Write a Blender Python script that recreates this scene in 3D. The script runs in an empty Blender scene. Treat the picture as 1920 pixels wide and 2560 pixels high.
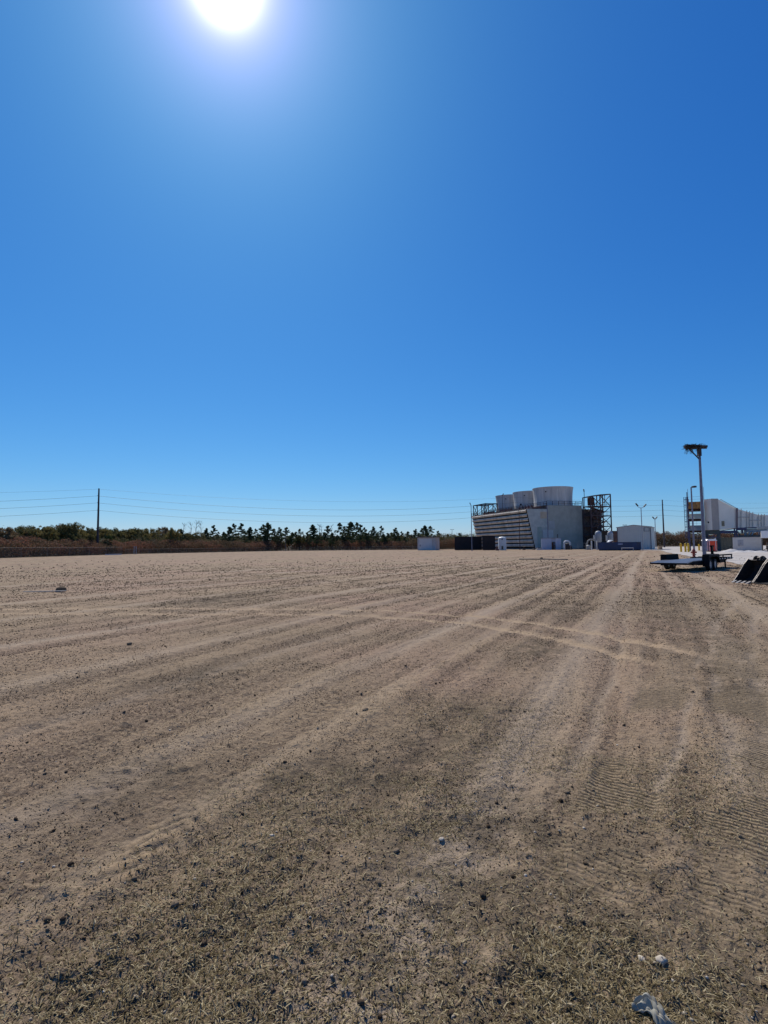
import bpy, bmesh, math, random
import numpy as np
from mathutils import Vector, Matrix
R = math.radians
S = bpy.context.scene
COL = S.collection

# ------------------------------------------------------------------ camera
F = 1300.0                       # focal length in pixels of the 1920 x 2560 photograph
CAM_H = 1.65
PITCH = math.atan(85 / F)
ROLL = -0.010
cam_d = bpy.data.cameras.new('camera')
cam_d.sensor_fit = 'VERTICAL'
cam_d.sensor_height = 24
cam_d.lens = F / 2560 * 24
cam_d.clip_start = 0.05
cam_d.clip_end = 9000
cam = bpy.data.objects.new('camera', cam_d)
COL.objects.link(cam)
RM = Matrix.Rotation(math.pi / 2 + PITCH, 3, 'X') @ Matrix.Rotation(ROLL, 3, 'Z')
cam.matrix_world = Matrix.Translation((0, 0, CAM_H)) @ RM.to_4x4()
S.camera = cam

def ray(px, py):
    return RM @ Vector(((px - 960) / F, (1280 - py) / F, -1))
def at(px, py, Y):
    d = ray(px, py)
    return Vector((0, 0, CAM_H)) + d * (Y / d.y)
def grd(px, py):
    d = ray(px, py)
    return Vector((0, 0, CAM_H)) + d * (-CAM_H / d.z)
def base(px, Y):
    """ground point at depth Y seen at pixel column px"""
    py = 1360
    for _ in range(4):
        p = at(px, py, Y)
        py += (p.z) * F / Y
    return Vector((at(px, py, Y).x, Y, 0))
def zat(py, px, Y):
    return at(px, py, Y).z

def span(px0, px1, Y, rz):
    """width of a face that starts at px0, is turned by rz and ends at px1"""
    a = base(px0, Y); t = base(px1, Y).x / Y
    return (t * Y - a.x) / (math.cos(rz) - t * math.sin(rz))

# ------------------------------------------------------------------ sky and sun
sd = ray(564, -52).normalized()
EL = math.asin(sd.z)
AZ = math.atan2(sd.x, sd.y)          # clockwise from +Y
w = bpy.data.worlds.new('World')
S.world = w
w.use_nodes = True
nt = w.node_tree
nt.nodes.clear()
N = nt.nodes.new
L = nt.links.new
out = N('ShaderNodeOutputWorld')
bg = N('ShaderNodeBackground')
sky = N('ShaderNodeTexSky')
sky.sky_type = 'NISHITA'
sky.sun_disc = False
sky.sun_elevation = EL
sky.sun_rotation = AZ
sky.altitude = 0
sky.air_density = 1.0
sky.dust_density = 0.15
sky.ozone_density = 3.0
SKY_MUL = (1, 1, 1)
mul = N('ShaderNodeMix'); mul.data_type = 'RGBA'; mul.blend_type = 'MULTIPLY'
mul.inputs['Factor'].default_value = 1
mul.inputs[7].default_value = (*SKY_MUL, 1)
L(sky.outputs[0], mul.inputs[6])
bg.inputs['Strength'].default_value = 0.1
# contrast of the sky per channel (deeper blue away from the horizon)
sep = N('ShaderNodeSeparateColor'); cmb = N('ShaderNodeCombineColor')
L(mul.outputs[2], sep.inputs[0])
for i_, (a_, g_) in enumerate(((0.498, 1.6), (0.64, 1.05), (0.895, 0.7))):
    n1 = N('ShaderNodeMath'); n1.operation = 'MULTIPLY'; n1.inputs[1].default_value = 0.1; L(sep.outputs[i_], n1.inputs[0])
    n2 = N('ShaderNodeMath'); n2.operation = 'POWER'; n2.inputs[1].default_value = g_; L(n1.outputs[0], n2.inputs[0])
    n3 = N('ShaderNodeMath'); n3.operation = 'MULTIPLY'; n3.inputs[1].default_value = 10 * a_; L(n2.outputs[0], n3.inputs[0])
    L(n3.outputs[0], cmb.inputs[i_])
L(cmb.outputs[0], bg.inputs['Color'])
# aureole of scattered light round the sun, by direction in the sky
tc = N('ShaderNodeTexCoord')
dp = N('ShaderNodeVectorMath'); dp.operation = 'DOT_PRODUCT'
nm = N('ShaderNodeVectorMath'); nm.operation = 'NORMALIZE'
L(tc.outputs['Generated'], nm.inputs[0])
L(nm.outputs[0], dp.inputs[0])
dp.inputs[1].default_value = sd
def M_(op, a, b=None, c=None):
    n = N('ShaderNodeMath'); n.operation = op
    for i, v in enumerate((a, b, c)):
        if v is None: continue
        if isinstance(v, (int, float)): n.inputs[i].default_value = v
        else: L(v, n.inputs[i])
    return n.outputs[0]
ang = M_('MULTIPLY', M_('ARCCOSINE', M_('MINIMUM', dp.outputs['Value'], 0.9999999)), 180 / math.pi)
core = M_('MULTIPLY', M_('EXPONENT', M_('MULTIPLY', M_('POWER', M_('DIVIDE', ang, 1.45), 1.6), -1.0)), 6.0)
halo = M_('MULTIPLY', M_('EXPONENT', M_('MULTIPLY', M_('DIVIDE', ang, 2.9), -1.0)), 1.0)
wide = M_('MULTIPLY', M_('EXPONENT', M_('MULTIPLY', M_('DIVIDE', ang, 12.0), -1.0)), 1.0)
e1 = N('ShaderNodeBackground'); e1.inputs['Color'].default_value = (1.0, 0.98, 0.95, 1); L(core, e1.inputs['Strength'])
e2 = N('ShaderNodeBackground'); e2.inputs['Color'].default_value = (1.3, 0.75, 1.6, 1); L(halo, e2.inputs['Strength'])
e3 = N('ShaderNodeBackground'); e3.inputs['Color'].default_value = (0.11, 0.29, 0.22, 1); L(wide, e3.inputs['Strength'])
ad1 = N('ShaderNodeAddShader'); ad2 = N('ShaderNodeAddShader'); ad3 = N('ShaderNodeAddShader')
L(bg.outputs[0], ad1.inputs[0]); L(e1.outputs[0], ad1.inputs[1])
L(ad1.outputs[0], ad2.inputs[0]); L(e2.outputs[0], ad2.inputs[1])
L(ad2.outputs[0], ad3.inputs[0]); L(e3.outputs[0], ad3.inputs[1])
L(ad3.outputs[0], out.inputs['Surface'])

sun_d = bpy.data.lights.new('sun', 'SUN')
sun_d.energy = 4.2
sun_d.angle = R(0.53)
sun_d.color = (1.0, 0.93, 0.83)
sun = bpy.data.objects.new('sun', sun_d)
COL.objects.link(sun)
sun.rotation_euler = sd.to_track_quat('Z', 'Y').to_euler()
sun.location = (0, 0, 60)

S.view_settings.view_transform = 'Standard'
S.view_settings.look = 'None'
S.view_settings.gamma = 1
S.view_settings.exposure = 0.0

# ------------------------------------------------------------------ helpers
def tag(o, label=None, cat=None, group=None, kind=None):
    if label: o['label'] = label
    if cat: o['category'] = cat
    if group: o['group'] = group
    if kind: o['kind'] = kind
    return o
def empty(name, loc=(0, 0, 0), rz=0):
    o = bpy.data.objects.new(name, None)
    o.empty_display_size = 0.3
    COL.objects.link(o)
    o.location = loc
    o.rotation_euler = (0, 0, rz)
    return o
def thing(name, label, cat, loc=(0, 0, 0), rz=0, group=None):
    return tag(empty(name, loc, rz), label, cat, group)
def copy_tree(o, parent=None):
    c = o.copy(); COL.objects.link(c); c.parent = parent
    for ch in [x for x in o.children]:
        copy_tree(ch, c)
    return c

class MB:
    def __init__(s): s.v = []; s.f = []
    def add(s, vs, fs):
        b = len(s.v); s.v += [tuple(v) for v in vs]; s.f += [tuple(i + b for i in f) for f in fs]
        return s
    def box(s, x0, x1, y0, y1, z0, z1, M=None):
        vs = [Vector((x, y, z)) for z in (z0, z1) for y in (y0, y1) for x in (x0, x1)]
        if M is not None: vs = [M @ v for v in vs]
        return s.add(vs, [(0, 2, 3, 1), (4, 5, 7, 6), (0, 1, 5, 4), (2, 6, 7, 3), (0, 4, 6, 2), (1, 3, 7, 5)])
    def bar(s, a, b, wd, ht=None):
        """square bar from a to b"""
        a = Vector(a); b = Vector(b); d = (b - a)
        ln = d.length
        if ln < 1e-6: return s
        q = d.to_track_quat('Y', 'Z').to_matrix().to_4x4()
        ht = ht or wd
        return s.box(-wd / 2, wd / 2, 0, ln, -ht / 2, ht / 2, Matrix.Translation(a) @ q)
    def tube(s, pts, rad, n=8, caps=True):
        pts = [Vector(p) for p in pts]
        if isinstance(rad, (int, float)): rad = [rad] * len(pts)
        vs = []; fs = []
        up = None
        for i, p in enumerate(pts):
            t = (pts[min(i + 1, len(pts) - 1)] - pts[max(i - 1, 0)]).normalized()
            if up is None:
                up = Vector((0, 0, 1)) if abs(t.z) < .9 else Vector((1, 0, 0))
            u = up - t * up.dot(t); u.normalize(); up = u
            v = t.cross(u)
            for k in range(n):
                a = 2 * math.pi * k / n
                vs.append(p + (u * math.cos(a) + v * math.sin(a)) * rad[i])
        for i in range(len(pts) - 1):
            for k in range(n):
                fs.append((i * n + k, i * n + (k + 1) % n, (i + 1) * n + (k + 1) % n, (i + 1) * n + k))
        if caps:
            fs.append(tuple(range(n))[::-1]); b = (len(pts) - 1) * n; fs.append(tuple(b + k for k in range(n)))
        return s.add(vs, fs)
    def lathe(s, prof, n=24, c=(0, 0, 0), caps=True):
        vs = []; fs = []
        for r, z in prof:
            for k in range(n):
                a = 2 * math.pi * k / n
                vs.append((c[0] + r * math.cos(a), c[1] + r * math.sin(a), c[2] + z))
        for i in range(len(prof) - 1):
            for k in range(n):
                fs.append((i * n + k, i * n + (k + 1) % n, (i + 1) * n + (k + 1) % n, (i + 1) * n + k))
        if caps:
            fs.append(tuple(range(n))[::-1]); b = (len(prof) - 1) * n; fs.append(tuple(b + k for k in range(n)))
        return s.add(vs, fs)
    def prism(s, poly, d0, d1, axis='y'):
        """poly: list of (u, z); extruded along axis"""
        n = len(poly); vs = []
        for d in (d0, d1):
            for u, z in poly:
                vs.append((u, d, z) if axis == 'y' else (d, u, z) if axis == 'x' else (u, z, d))
        fs = [tuple(range(n)), tuple(range(n, 2 * n))[::-1]]
        for k in range(n):
            fs.append((k, n + k, n + (k + 1) % n, (k + 1) % n))
        return s.add(vs, fs)
    def xform(s, M):
        s.v = [tuple(M @ Vector(v)) for v in s.v]; return s
    def build(s, name, mat=None, parent=None, smooth=False, bevel=0):
        me = bpy.data.meshes.new(name)
        me.from_pydata(s.v, [], s.f)
        bm = bmesh.new(); bm.from_mesh(me)
        bmesh.ops.recalc_face_normals(bm, faces=bm.faces)
        bm.to_mesh(me); bm.free()
        if mat: me.materials.append(mat)
        if smooth:
            for p in me.polygons: p.use_smooth = True
            try: me.set_sharp_from_angle(angle=R(35))
            except Exception: pass
        o = bpy.data.objects.new(name, me)
        COL.objects.link(o)
        if parent: o.parent = parent
        if bevel:
            m = o.modifiers.new('bevel', 'BEVEL'); m.width = bevel; m.segments = 2; m.limit_method = 'ANGLE'
        return o

def np_mesh(name, verts, faces, mat, parent=None, smooth=False, attrs=None):
    """verts (n,3), faces (m,k) with constant k"""
    me = bpy.data.meshes.new(name)
    verts = np.asarray(verts, np.float32); faces = np.asarray(faces, np.int32)
    m, k = faces.shape
    me.vertices.add(len(verts)); me.vertices.foreach_set('co', verts.ravel())
    me.loops.add(m * k); me.loops.foreach_set('vertex_index', faces.ravel())
    me.polygons.add(m)
    me.polygons.foreach_set('loop_start', np.arange(0, m * k, k, dtype=np.int32))
    me.polygons.foreach_set('loop_total', np.full(m, k, np.int32))
    if smooth: me.polygons.foreach_set('use_smooth', np.ones(m, bool))
    me.update(calc_edges=True)
    for an, av in (attrs or {}).items():
        a = me.attributes.new(an, 'FLOAT', 'POINT'); a.data.foreach_set('value', np.asarray(av, np.float32).ravel())
    me.materials.append(mat)
    o = bpy.data.objects.new(name, me); COL.objects.link(o)
    if parent: o.parent = parent
    return o

# ------------------------------------------------------------------ materials
MATS = {}
def mat(name, col, rough=0.7, metal=0.0, var=0.15, scale=1.5, col2=None, bump=0.0, bscale=20, spec=0.5,
        ribs=None, stretch=None):
    """procedural material: base colour mottled by noise, weathering colour col2, optional bump / ribs"""
    if name in MATS: return MATS[name]
    m = bpy.data.materials.new(name); m.use_nodes = True
    t = m.node_tree; t.nodes.clear()
    n = t.nodes.new; l = t.links.new
    o = n('ShaderNodeOutputMaterial'); b = n('ShaderNodeBsdfPrincipled')
    l(b.outputs[0], o.inputs[0])
    b.inputs['Roughness'].default_value = rough
    b.inputs['Metallic'].default_value = metal
    b.inputs['Specular IOR Level'].default_value = spec
    c = n('ShaderNodeTexCoord'); mp = n('ShaderNodeMapping')
    l(c.outputs['Object'], mp.inputs[0])
    if stretch: mp.inputs['Scale'].default_value = stretch
    no = n('ShaderNodeTexNoise'); no.inputs['Scale'].default_value = scale; no.inputs['Detail'].default_value = 6
    no.inputs['Roughness'].default_value = 0.65
    l(mp.outputs[0], no.inputs['Vector'])
    rp = n('ShaderNodeValToRGB')
    dk = tuple(max(0, x * (1 - var * 1.6)) for x in col); lt = tuple(min(1, x * (1 + var)) for x in col)
    rp.color_ramp.elements[0].position = 0.3; rp.color_ramp.elements[0].color = (*dk, 1)
    rp.color_ramp.elements[1].position = 0.7; rp.color_ramp.elements[1].color = (*lt, 1)
    l(no.outputs['Fac'], rp.inputs[0])
    last = rp.outputs[0]
    if col2:
        n2 = n('ShaderNodeTexNoise'); n2.inputs['Scale'].default_value = scale * 0.6; n2.inputs['Detail'].default_value = 8
        n2.inputs['Roughness'].default_value = 0.7
        mp2 = n('ShaderNodeMapping'); mp2.inputs['Location'].default_value = (13, 7, 3)
        l(mp.outputs[0], mp2.inputs[0]); l(mp2.outputs[0], n2.inputs['Vector'])
        r2 = n('ShaderNodeValToRGB'); r2.color_ramp.elements[0].position = 0.48; r2.color_ramp.elements[1].position = 0.68
        l(n2.outputs['Fac'], r2.inputs[0])
        mx = n('ShaderNodeMix'); mx.data_type = 'RGBA'; l(r2.outputs[0], mx.inputs['Factor'])
        l(last, mx.inputs[6]); mx.inputs[7].default_value = (*col2, 1); last = mx.outputs[2]
    l(last, b.inputs['Base Color'])
    if bump or ribs:
        bp = n('ShaderNodeBump'); bp.inputs['Strength'].default_value = 0.6
        if ribs:
            ax, per, depth = ribs
            wv = n('ShaderNodeTexWave'); wv.wave_type = 'BANDS'; wv.bands_direction = ax
            wv.inputs['Scale'].default_value = 0.314 / per
            l(c.outputs['Object'], wv.inputs['Vector'])
            l(wv.outputs['Fac'], bp.inputs['Height']); bp.inputs['Distance'].default_value = depth
            bp.inputs['Strength'].default_value = 1
        else:
            nb = n('ShaderNodeTexNoise'); nb.inputs['Scale'].default_value = bscale; nb.inputs['Detail'].default_value = 5
            l(mp.outputs[0], nb.inputs['Vector']); l(nb.outputs['Fac'], bp.inputs['Height'])
            bp.inputs['Distance'].default_value = bump
        l(bp.outputs[0], b.inputs['Normal'])
    MATS[name] = m
    return m

galv = mat('galvanised_steel', (0.33, 0.35, 0.38), 0.45, 0.5, 0.2, 3)
galv_blue = mat('weathered_pole_steel', (0.20, 0.20, 0.25), 0.5, 0.4, 0.2, 3)
dark_steel = mat('dark_painted_steel', (0.035, 0.033, 0.04), 0.65, 0.1, 0.3, 3, (0.08, 0.04, 0.025))
rust_steel = mat('rusty_steel', (0.12, 0.055, 0.035), 0.85, 0.1, 0.3, 2, (0.05, 0.03, 0.03))
wood_dark = mat('dark_timber', (0.045, 0.035, 0.03), 0.9, 0, 0.3, 4, stretch=(1, 1, .2))
black_paint = mat('worn_black_paint', (0.008, 0.008, 0.009), 0.75, 0.0, 0.3, 3, (0.02, 0.015, 0.012), spec=.15)

# ------------------------------------------------------------------ numpy noise
def _hash(ix, iy, seed):
    h = (ix.astype(np.int64) * 374761393 + iy.astype(np.int64) * 668265263 + seed * 1442695041) & 0xffffffff
    h = ((h ^ (h >> 13)) * 1274126177) & 0xffffffff
    h = ((h ^ (h >> 16)) * 2246822519) & 0xffffffff
    return ((h ^ (h >> 15)) & 0xffffff) / float(0xffffff)
def vnoise(x, y, seed=0):
    ix = np.floor(x); iy = np.floor(y); fx = x - ix; fy = y - iy
    ux = fx * fx * fx * (fx * (fx * 6 - 15) + 10); uy = fy * fy * fy * (fy * (fy * 6 - 15) + 10)
    a = _hash(ix, iy, seed); b = _hash(ix + 1, iy, seed); c = _hash(ix, iy + 1, seed); d = _hash(ix + 1, iy + 1, seed)
    return (a * (1 - ux) + b * ux) * (1 - uy) + (c * (1 - ux) + d * ux) * uy
def fbm(x, y, seed=0, o=3):
    s = 0; a = 1; t = 0
    for i in range(o):
        s = s + a * vnoise(x * 2 ** i + 17.3 * i, y * 2 ** i + 9.1 * i, seed + i); t += a; a *= .5
    return s / t
def sst(a, b, x):
    t = np.clip((x - a) / (b - a), 0, 1); return t * t * (3 - 2 * t)

# ------------------------------------------------------------------ ground
TH = R(27)                                   # direction in which the field was graded
def uv(x, y, th=TH):
    return x * math.sin(th) + y * math.cos(th), x * math.cos(th) - y * math.sin(th)   # along, across
def polyline_dist(x, y, pts):
    """distance across and length along a polyline"""
    bd = np.full(x.shape, 1e9); bs = np.zeros(x.shape); side = np.zeros(x.shape); s0 = 0
    for (x0, y0), (x1, y1) in zip(pts[:-1], pts[1:]):
        dx, dy = x1 - x0, y1 - y0; ln = math.hypot(dx, dy)
        t = np.clip(((x - x0) * dx + (y - y0) * dy) / ln ** 2, 0, 1)
        d = np.hypot(x - x0 - t * dx, y - y0 - t * dy)
        sd_ = np.sign((x - x0) * dy - (y - y0) * dx)
        m = d < bd
        bd = np.where(m, d, bd); bs = np.where(m, s0 + t * ln, bs); side = np.where(m, sd_, side); s0 += ln
    return bd * side, bs
def smooth_poly(pts, n=6):
    out_ = []
    P = [pts[0]] + list(pts) + [pts[-1]]
    for i in range(1, len(P) - 2):
        for k in range(n):
            t = k / n; p0, p1, p2, p3 = P[i - 1], P[i], P[i + 1], P[i + 2]
            out_.append(tuple(0.5 * ((2 * p1[j]) + (-p0[j] + p2[j]) * t + (2 * p0[j] - 5 * p1[j] + 4 * p2[j] - p3[j]) * t * t
                              + (-p0[j] + 3 * p1[j] - 3 * p2[j] + p3[j]) * t ** 3) for j in range(2)))
    out_.append(tuple(pts[-1])); return out_
def g2(px, py):
    p = grd(px, py); return (p.x, p.y)
CROSS = smooth_poly([g2(*q_) for q_ in ((-260, 1524), (0, 1527), (330, 1528), (600, 1529), (860, 1531), (1060, 1540), (1230, 1556), (1400, 1582), (1560, 1614), (1655, 1637), (1800, 1676), (2000, 1740))])
CROSS_END = 0.0
for _a, _b in zip(CROSS[:-1], CROSS[1:]):
    if math.atan2(_b[0], _b[1]) > math.atan2(1640 - 960, 1300): break
    CROSS_END += math.hypot(_b[0] - _a[0], _b[1] - _a[1])
TREAD = smooth_poly([(-1.6, 0.8), (-1.30, 2.2), (-1.05, 4.0), (0.0, 6.2), (2.1, 10.4), (6.5, 19)])
EDGE = [(-200, -40), (-78, 60), (-74, 96), (-74, 158), (-40, 226), (22, 214), (60, 240), (140, 246), (400, 300)]
LOT = [g2(2150, 1452), g2(1990, 1432), g2(1915, 1421), g2(1850, 1412), g2(1790, 1401), g2(1730, 1392), g2(1668, 1381), (63, 119), (64, 150), (78, 230), (300, 270), (300, 30)]

RUTS = [(smooth_poly([g2(*q_) for q_ in line]), wd, k_) for line, wd, k_ in (
    (((1625, 2100), (1660, 1980), (1700, 1850), (1737, 1735), (1745, 1640)), .045, 1.1),
    (((1860, 2040), (1832, 1900), (1800, 1780), (1778, 1660), (1786, 1570), (1850, 1500)), .07, 1.0),
    (((1960, 1980), (1920, 1840), (1895, 1720), (1880, 1600), (1890, 1530)), .08, .9),
    (((1790, 1900), (1765, 1780), (1750, 1650), (1740, 1560), (1700, 1500)), .16, -.8),
    (((1400, 2030), (1470, 1850), (1540, 1650), (1570, 1520), (1580, 1440)), .06, .8))]
def masks(x, y):
    al, ac = uv(x, y)
    r = np.hypot(x, y)
    m = {}
    ac2 = ac + 0.25 * (fbm(al * .12, ac * .2, 31, 2) - .5)
    # pale tyre lines left by a vehicle that drove across
    d, s = polyline_dist(x, y, CROSS)
    wob = 0.10 * (fbm(s * .5, d * 0, 44, 2) - .5)
    t1 = 1.35 * np.exp(-((np.abs(d + wob) - 0.52) / np.where(x < 0, .19, .14)) ** 2)
    fade = 0.55 + 0.7 * fbm(s * .8, d * 2, 45, 2)
    m['cross'] = t1 * fade * sst(CROSS_END + 1.5, CROSS_END - .8, s)
    # crawler bands
    al3, ac3 = uv(x, y, R(33))
    cur = ac3 + 0.0016 * (al3 - 5) ** 2 * np.where(al3 > 5, -1, .3)
    wv = 0.05 * (fbm(al3 * .6, al3 * 0, 51, 2) - .5)
    b1 = sst(.30, .22, np.abs(cur + wv - .08)) * sst(13, 6, al3)
    b2 = sst(.28, .19, np.abs(cur + wv + .62)) * sst(9.5, 5.5, al3)
    b3 = sst(.22, .15, np.abs(cur - wv - .95)) * sst(30, 10, al3) * .8
    patch = sst(.30, .52, fbm(x * 1.6, y * 1.6, 52, 4))
    m['belt'] = np.maximum(np.maximum(b1, b2), b3) * (.10 + .90 * patch) * sst(2.2, 3.6, r)
    ph = (al3 + .12 * cur) / 0.044
    m['rph'] = ph + 1.5 * (fbm(x * 2.6, y * 2.6, 57, 3) - .5)
    m['ribs'] = (np.abs(((ph + .25 * (fbm(x * 3, y * 3, 53, 2) - .5)) % 1) - .5) * 2)
    # lugged tyre track on the left
    d2, s2 = polyline_dist(x, y, TREAD)
    tb = sst(.26, .19, np.abs(d2)) * sst(.36, .6, fbm(x * 1.7 + 5, y * 1.7, 61, 3))
    m['tread'] = .5 * tb * sst(7.5, 3.0, s2)
    m['lph'] = (s2 + np.abs(d2) * 1.1) / 0.15 + .5 * (fbm(x * 2.5, y * 2.5, 63, 2) - .5)
    m['lug'] = (np.abs((((s2 + np.abs(d2) * .9) / 0.14) % 1) - .5) * 2)
    # ruts and grader lines
    m['streak'] = fbm(al * .09, ac2 * 2.2, 71, 3) - .5
    m['streak2'] = fbm(al * .22 + 9, ac2 * 5.5, 72, 3) - .5
    rut = 0
    for c, wd, dep in ((-1.72, .16, .9), (-2.35, .13, .6), (-4.2, .2, .8), (-4.75, .15, .5), (-6.6, .22, .8), (-7.9, .18, .5),
                       (-10.6, .25, .7), (-12.6, .2, .6), (-16.3, .3, .7), (1.3, .16, .5), (-3.1, .1, .5), (-5.6, .12, .5), (-9.1, .15, .5)):
        rut = rut + dep * np.exp(-((ac2 - c) / wd) ** 2) * (.25 + 1.2 * fbm(al * .25, al * 0 + c * 3, 73, 2))
    m['rut'] = rut * sst(1.2, 2.2, r)
    pale = 0
    for c, wd, k_ in ((-1.03, .24, 1), (-3.6, .2, .9), (-5.2, .12, .5), (-6.95, .22, .8), (-9.8, .28, .8), (-13.5, .3, .8), (-17.5, .35, .8), (.62, .12, .6), (1.05, .15, .6), (-2.7, .1, .4), (2.2, .3, .7), (-21, .3, .8), (-26, .4, .8)):
        pale = pale + k_ * np.exp(-((ac2 - c) / wd) ** 2) * (.3 + 1.2 * fbm(al * .18, al * 0 + c * 5, 75, 2))
    m['curve'] = 0
    for line, wd, k_ in RUTS:
        dd, ss = polyline_dist(x, y, line)
        g_ = np.exp(-((dd + .03 * np.sin(ss * 3)) / wd) ** 2) * sst(0, .8, ss) * (.5 + .8 * fbm(ss * 1.2, dd * 0, 77, 2))
        pale = pale + k_ * g_; m['curve'] = np.maximum(m['curve'], g_ * (k_ > 0))
    m['pale'] = np.clip(pale, 0, 1.5)
    # soil spilled and scraped beside the buckets
    sc = 0
    for (pa, pb, wd) in (((1798, 1462), (1870, 1466), .16), ((1850, 1470), (1990, 1486), .12), ((1840, 1484), (1925, 1520), .08),
                         ((1452, 1455), (1560, 1452), .10), ((1560, 1460), (1600, 1462), .08), ((1880, 1512), (1990, 1520), .10)):
        dd, ss = polyline_dist(x, y, [g2(*pa), g2(*pb)])
        sc = np.maximum(sc, np.exp(-(dd / wd) ** 2) * (.4 + .9 * fbm(x * 4, y * 4, 81, 2)))
    m['scrape'] = np.clip(sc, 0, 1.3)
    tf = sst(4.4, 1.9, r) * (.45 + .55 * sst(-1.2, 1.2, x))
    for px, py, w1, w2 in ((1430, 1520, .9, 2.2), (1370, 1600, .5, 1.0), (1330, 1640, .5, .9), (1720, 1580, 1.1, 3.0), (1650, 1500, 1.2, 3.0), (1180, 1780, .5, .8), (1050, 1900, .5, .8),
                           (480, 1690, .5, 1.2), (760, 1960, .45, .6), (350, 1950, .45, .6), (1290, 2150, .5, .6), (1840, 1720, .5, 1.5), (560, 1500, 1.5, 2.5)):
        q = g2(px, py); a_, c_ = uv(x - q[0], y - q[1]); tf = tf + .75 * np.exp(-(a_ / w2) ** 2 - (c_ / w1) ** 2)
    m['turf'] = np.clip(tf, 0, 1)
    return m
def height(x, y, m=None, fine=True):
    m = m or masks(x, y)
    r = np.hypot(x, y)
    far = sst(70, 25, r)
    clear = 1 - np.clip(m['belt'] + m['tread'] * .8 + m['cross'] * .7, 0, 1) * .72
    h = 0.060 * m['streak'] + 0.040 * m['streak2']
    h = h - 0.024 * m['rut'] + 0.03 * m['scrape']
    h = h + 0.045 * (fbm(x * .35, y * .35, 91, 2) - .5)
    cl = fbm(x * 7, y * 7, 92, 3); h = h + 0.022 * sst(.5, .95, cl) * clear
    if fine:
        n1 = fbm(x * 19, y * 19, 93, 3); h = h + (0.017 * sst(.45, .95, n1) + 0.004 * n1) * clear * sst(40, 12, r)
        n2 = fbm(x * 48, y * 48, 94, 2); h = h + 0.006 * (n2 - .4) * clear * sst(14, 4, r)
    h = h - 0.010 * m['belt'] * sst(16, 8, r)
    h = h - 0.020 * m['tread'] * (.3 + .7 * sst(.35, .65, m['lug']))
    h = h - 0.016 * m['cross'] - 0.012 * np.minimum(m['curve'], 1)
    return h * far

def build_ground():
    fr = np.arange(R(-52), R(52), 0.0036)
    rest = np.linspace(R(52), R(308), 120)
    th = np.concatenate([fr, rest])
    rr = [0.25]
    while rr[-1] < 6000:
        r = rr[-1]
        if r < 1.0: k = .03
        elif r < 45: k = .0052
        elif r < 300: k = .03
        else: k = .12
        rr.append(r * (1 + k))
    rr = np.array(rr)
    T, RR = np.meshgrid(th, rr)
    x = RR * np.sin(T); y = RR * np.cos(T)
    m = masks(x, y)
    z = height(x, y, m)
    z[rr > 80] = 0
    nr, nth = x.shape
    # inside / outside of the cleared field
    e, _ = polyline_dist(x, y, EDGE)
    offf = sst(0.5, 3.0, e * -1 + 2.2 * (fbm(x * .2, y * .2, 5, 3) - .5))
    v = np.stack([x, y, z], -1).reshape(-1, 3)
    v = np.vstack([v, [[0, 0, float(z[0].mean())]]])
    i = np.arange(nr - 1)[:, None] * nth; j = np.arange(nth)[None, :]; j2 = (j + 1) % nth
    f = np.stack([i + j, i + j2, i + nth + j2, i + nth + j], -1).reshape(-1, 4)[:, ::-1]
    c = len(v) - 1
    j = np.arange(nth)
    cap = np.stack([np.full(nth, c), (j + 1) % nth, j, j], -1)
    at_ = {k: np.append(m[k].ravel(), 0) for k in ('cross', 'belt', 'rut', 'scrape', 'tread', 'streak', 'streak2', 'rph', 'turf', 'pale', 'lph')}
    at_['off'] = np.append(offf.ravel(), 0)
    at_['hgt'] = np.append((z / .05).ravel(), 0)
    # centre cap as triangles is skipped: the ring there is only half a metre wide, below the camera; close it with quads
    cap = np.stack([np.full(nth // 2, c), (np.arange(0, nth - 1, 2) + 2) % nth, np.arange(1, nth, 2), np.arange(0, nth - 1, 2)], -1)[:nth // 2]
    f = np.vstack([f, cap])
    o = np_mesh('ground', v, f, ground_mat(), smooth=True, attrs=at_)
    tag(o, kind='structure')
    return o

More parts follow.
